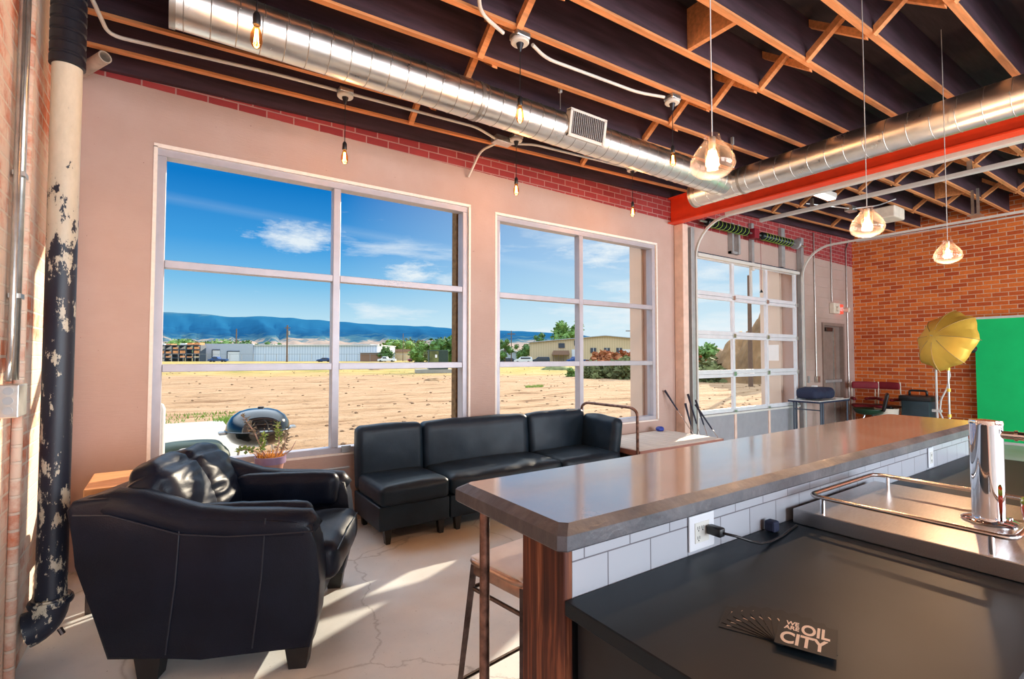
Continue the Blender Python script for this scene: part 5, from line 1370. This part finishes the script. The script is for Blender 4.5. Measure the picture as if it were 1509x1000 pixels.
def mound(r, d, w, dp, h, lab, m='dry_brush'):
    p = far(r, d); bm = nb(); n = 30
    g = []
    for j in range(n + 1):
        row = []
        for i in range(n + 1):
            u, v = 2 * i / n - 1, 2 * j / n - 1; rr = math.hypot(u, v); hh = h * max(0, 1 - rr ** 1.7) * (1 + .35 * mnoise.noise(Vector((u * 2.5, v * 2.5, h)))) + .12 * h * mnoise.noise(Vector((u * 7, v * 7, 1)))
            row.append(bm.verts.new(Vector((p.x, p.y, -.25)) + RT * u * w + FW * v * dp + Vector((0, 0, max(0, hh) if rr < 1 else 0))))
        g.append(row)
    for j in range(n):
        for i in range(n): bm.faces.new((g[j][i], g[j][i + 1], g[j + 1][i + 1], g[j + 1][i]))
    tag(obj('dirt_mound', bm, M[m], smooth=True), lab, 'mound')
M['mound'] = simple('brown earth', (.22, .12, .05), .95, 0, .5, .8, .8, 3)
mound(px(1092), 33, 2.4, 3, 3.1, 'large brown dirt mound seen through the garage door', 'mound')
mound(px(1128), 31, 2.0, 2.5, 4.3, 'dark dirt mound at the right of the garage door glass', 'mound')
mound(px(555), 60, 1.3, 1, .35, 'low brown dirt heap in the middle of the lot', 'mound')
mound(px(640), 34, 1.0, .8, .28, 'small dark dirt heap before the utility box', 'mound')
mound(px(822), 60, 2.4, 1.5, .75, 'low olive mound left of the mullion in the right window', 'brush_green')
mound(px(760), 23.5, 1.1, .5, .18, 'small dirt ridge low in the right window', 'mound')
# ridge
bm = nb(); prof_r = [(-60, 452), (120, 455), (235, 459), (300, 462), (345, 467), (385, 465), (440, 469), (495, 473), (560, 478), (620, 480), (680, 484), (730, 486), (800, 489), (850, 492), (900, 500), (950, 509), (1010, 516), (1200, 522), (1600, 524)]
def ridge_h(x):
    for (a, ha), (b, hb) in zip(prof_r, prof_r[1:]):
        if a <= x <= b: return ha + (hb - ha) * (x - a) / (b - a)
    return 524
n = 260; rows = 26; g = []
d0, d1 = 1500, 3400
for j in range(rows + 1):
    t_ = j / rows; row = []
    for i in range(n + 1):
        x = -60 + 1660 * i / n; d = d0 + (d1 - d0) * t_; top = (525 - ridge_h(x)) / 736 * d1
        sh = t_ ** 1.5
        n1 = 1 - abs(mnoise.noise(Vector((x * .018 + t_ * .8, t_ * .9, 0)))) * 2; n2 = mnoise.noise(Vector((x * .05 + t_ * 2, t_ * 2.2, 2))); n3 = mnoise.noise(Vector((x * .13, t_ * 5, 5)))
        mid = math.sin(PI * t_) ** .8
        hh = top * (sh + mid * (.10 * n1 + .09 * n2 + .05 * n3)) + (5 * mnoise.noise(Vector((x * .05, 1, 7))) if t_ > .9 else 0)
        foot = 22 * math.sin(PI * min(1, t_ * 3)) * (1 + mnoise.noise(Vector((x * .03, t_ * 6, 4)))) if t_ < .34 else 0
        v = far(px(x), d); row.append(bm.verts.new((v.x, v.y, max(-3, hh + foot))))
    g.append(row)
for j in range(rows):
    for i in range(n): bm.faces.new((g[j][i], g[j][i + 1], g[j + 1][i + 1], g[j + 1][i]))
struct('hills', bm, M['ridge'], 'long forested ridge on the horizon with blue haze painted in', smooth=True)

# ------------------------------------------------------------------ sky and lights
w = bpy.data.worlds.new('World'); SC.world = w; w.use_nodes = True; t = w.node_tree; t.nodes.clear()
out = t.nodes.new('ShaderNodeOutputWorld'); bg = t.nodes.new('ShaderNodeBackground'); L(t, bg.outputs[0], out.inputs[0])
tc = t.nodes.new('ShaderNodeTexCoord'); sp = t.nodes.new('ShaderNodeSeparateXYZ'); L(t, tc.outputs['Generated'], sp.inputs[0])
z = sp.outputs['Z']
sky = ramp(t, z, [(0, (.78, .90, .96)), (.06, (.55, .80, .93)), (.13, (.22, .56, .86)), (.20, (.06, .36, .78)), (.30, (.005, .20, .60)), (.36, (.02, .25, .62)), (.46, (1.2, 1.5, 1.9)), (.6, (2.6, 3.0, 3.5)), (1, (2.6, 3.0, 3.5))])
dot = t.nodes.new('ShaderNodeVectorMath'); dot.operation = 'DOT_PRODUCT'; L(t, tc.outputs['Generated'], dot.inputs[0]); dot.inputs[1].default_value = (.92, .39, .02)
sunny = ramp(t, dot.outputs['Value'], [(.60, (0, 0, 0)), (.96, (1, 1, 1))])
sky = mixc(t, math_(t, 'MULTIPLY', sunny, .55), sky, (.80, .92, .98))
mp = N(t, 'ShaderNodeMapping'); mp.inputs['Scale'].default_value = (2.2, 2.2, 13); mp.inputs['Location'].default_value = (.4, 1.3, .2); L(t, tc.outputs['Generated'], mp.inputs[0])
cf = noise(t, mp.outputs[0], 1.6, 9, .62)
thr = math_(t, 'ADD', cf, math_(t, 'MULTIPLY', sunny, .10))
cl_ = ramp(t, thr, [(.58, (0, 0, 0)), (.74, (1, 1, 1))])
elev = ramp(t, z, [(0, (.1,) * 3), (.05, (1, 1, 1)), (.22, (.6,) * 3), (.35, (0, 0, 0))])
cm = math_(t, 'MULTIPLY', cl_, elev)
def wisp(dirv, rad, stretch, amt):
    # soft patch of cloud around one direction of the sky
    v = Vector(dirv).normalized(); s = t.nodes.new('ShaderNodeVectorMath'); s.operation = 'SUBTRACT'; L(t, tc.outputs['Generated'], s.inputs[0]); s.inputs[1].default_value = v
    m2 = t.nodes.new('ShaderNodeVectorMath'); m2.operation = 'MULTIPLY'; L(t, s.outputs[0], m2.inputs[0]); m2.inputs[1].default_value = (1, 1, stretch)
    ln = t.nodes.new('ShaderNodeVectorMath'); ln.operation = 'LENGTH'; L(t, m2.outputs[0], ln.inputs[0])
    f = math_(t, 'DIVIDE', ln.outputs['Value'], rad)
    mp2 = N(t, 'ShaderNodeMapping'); mp2.inputs['Scale'].default_value = (6, 6, 22); L(t, tc.outputs['Generated'], mp2.inputs[0])
    nn = noise(t, mp2.outputs[0], 2.5, 9, .68)
    q = math_(t, 'SUBTRACT', math_(t, 'ADD', 1.0, math_(t, 'MULTIPLY', math_(t, 'SUBTRACT', nn, .5), 3.2)), f)
    return math_(t, 'MULTIPLY', math_(t, 'MAXIMUM', q, 0), amt, True)
def dirpx(x, y):
    a, b = (x - 754.5) / 736, (525 - y) / 736; return (FW + RT * a + Vector((0, 0, b)))
for q in ((440, 350, .075, 2.6, .9), (612, 405, .06, 2.8, 1.1), (655, 412, .04, 2.5, .8), (890, 370, .07, 2.5, 1.0), (1050, 400, .05, 3, .8)):
    cm = math_(t, 'MAXIMUM', cm, wisp(dirpx(q[0], q[1]), q[2], q[3], q[4]))
sky = mixc(t, math_(t, 'MINIMUM', cm, .92), sky, (.88, .94, .98))
nv = dirpx(240, 288).normalized().cross(dirpx(690, 372).normalized()).normalized()
dt = t.nodes.new('ShaderNodeVectorMath'); dt.operation = 'DOT_PRODUCT'; L(t, tc.outputs['Generated'], dt.inputs[0]); dt.inputs[1].default_value = nv
tr_ = ramp(t, math_(t, 'ABSOLUTE', dt.outputs['Value']), [(0, (1, 1, 1)), (.012, (0, 0, 0))])
sky = mixc(t, math_(t, 'MULTIPLY', math_(t, 'MULTIPLY', tr_, elev), math_(t, 'MULTIPLY', cf, .5)), sky, (.75, .88, .97))
below = math_(t, 'LESS_THAN', z, -.001)
sky = mixc(t, below, sky, (.55, .42, .28))
L(t, sky, bg.inputs[0]); bg.inputs[1].default_value = .74
SUN_AZ = Vector((.905, .425, 0)).normalized(); EL = math.radians(20)
sd = bpy.data.lights.new('sun', 'SUN'); sd.energy = 7.0; sd.color = (1, .84, .64); sd.angle = math.radians(.6)
so_ = bpy.data.objects.new('sun', sd); dirv = -(SUN_AZ * math.cos(EL) + Vector((0, 0, math.sin(EL)))); so_.rotation_euler = dirv.to_track_quat('-Z', 'Y').to_euler(); so_.location = (30, 20, 20); link(so_)
# fill lamps added in the unseen back wall openings
for (x0, x1, z0, z1) in BW:
    ad = bpy.data.lights.new('back_fill', 'AREA'); ad.shape = 'RECTANGLE'; ad.size = x1 - x0; ad.size_y = z1 - z0; ad.energy = 205 * (x1 - x0) / 2.7; ad.color = (.84, .92, 1)
    ao = bpy.data.objects.new('back_fill', ad); ao.location = ((x0 + x1) / 2, YB + .02, (z0 + z1) / 2); ao.rotation_euler = (PI / 2, 0, 0); link(ao)
    ao.rotation_euler = Vector((0, 1, 0)).to_track_quat('-Z', 'Y').to_euler()

# ------------------------------------------------------------------ camera
cd = bpy.data.cameras.new('camera'); cam = bpy.data.objects.new('camera', cd); link(cam); SC.camera = cam
cd.sensor_width = 36; cd.lens = 736. / 1509 * 36; cd.clip_start = .02; cd.clip_end = 9000
cam.location = (0, 0, 1.5)
pitch = math.atan(25 / 736.); f = FW * math.cos(pitch) + Vector((0, 0, math.sin(pitch)))
cam.rotation_euler = f.to_track_quat('-Z', 'Y').to_euler()
SC.view_settings.view_transform = 'Standard'; SC.view_settings.look = 'None'; SC.view_settings.gamma = 1; SC.view_settings.use_curve_mapping = False
SC.view_settings.exposure = 0.45
SC.cycles.max_bounces = 8; SC.cycles.diffuse_bounces = 4; SC.cycles.glossy_bounces = 4; SC.cycles.transparent_max_bounces = 16; SC.cycles.caustics_reflective = False; SC.cycles.caustics_refractive = False
SC.cycles.sample_clamp_indirect = 6
SC.cycles.use_denoising = True
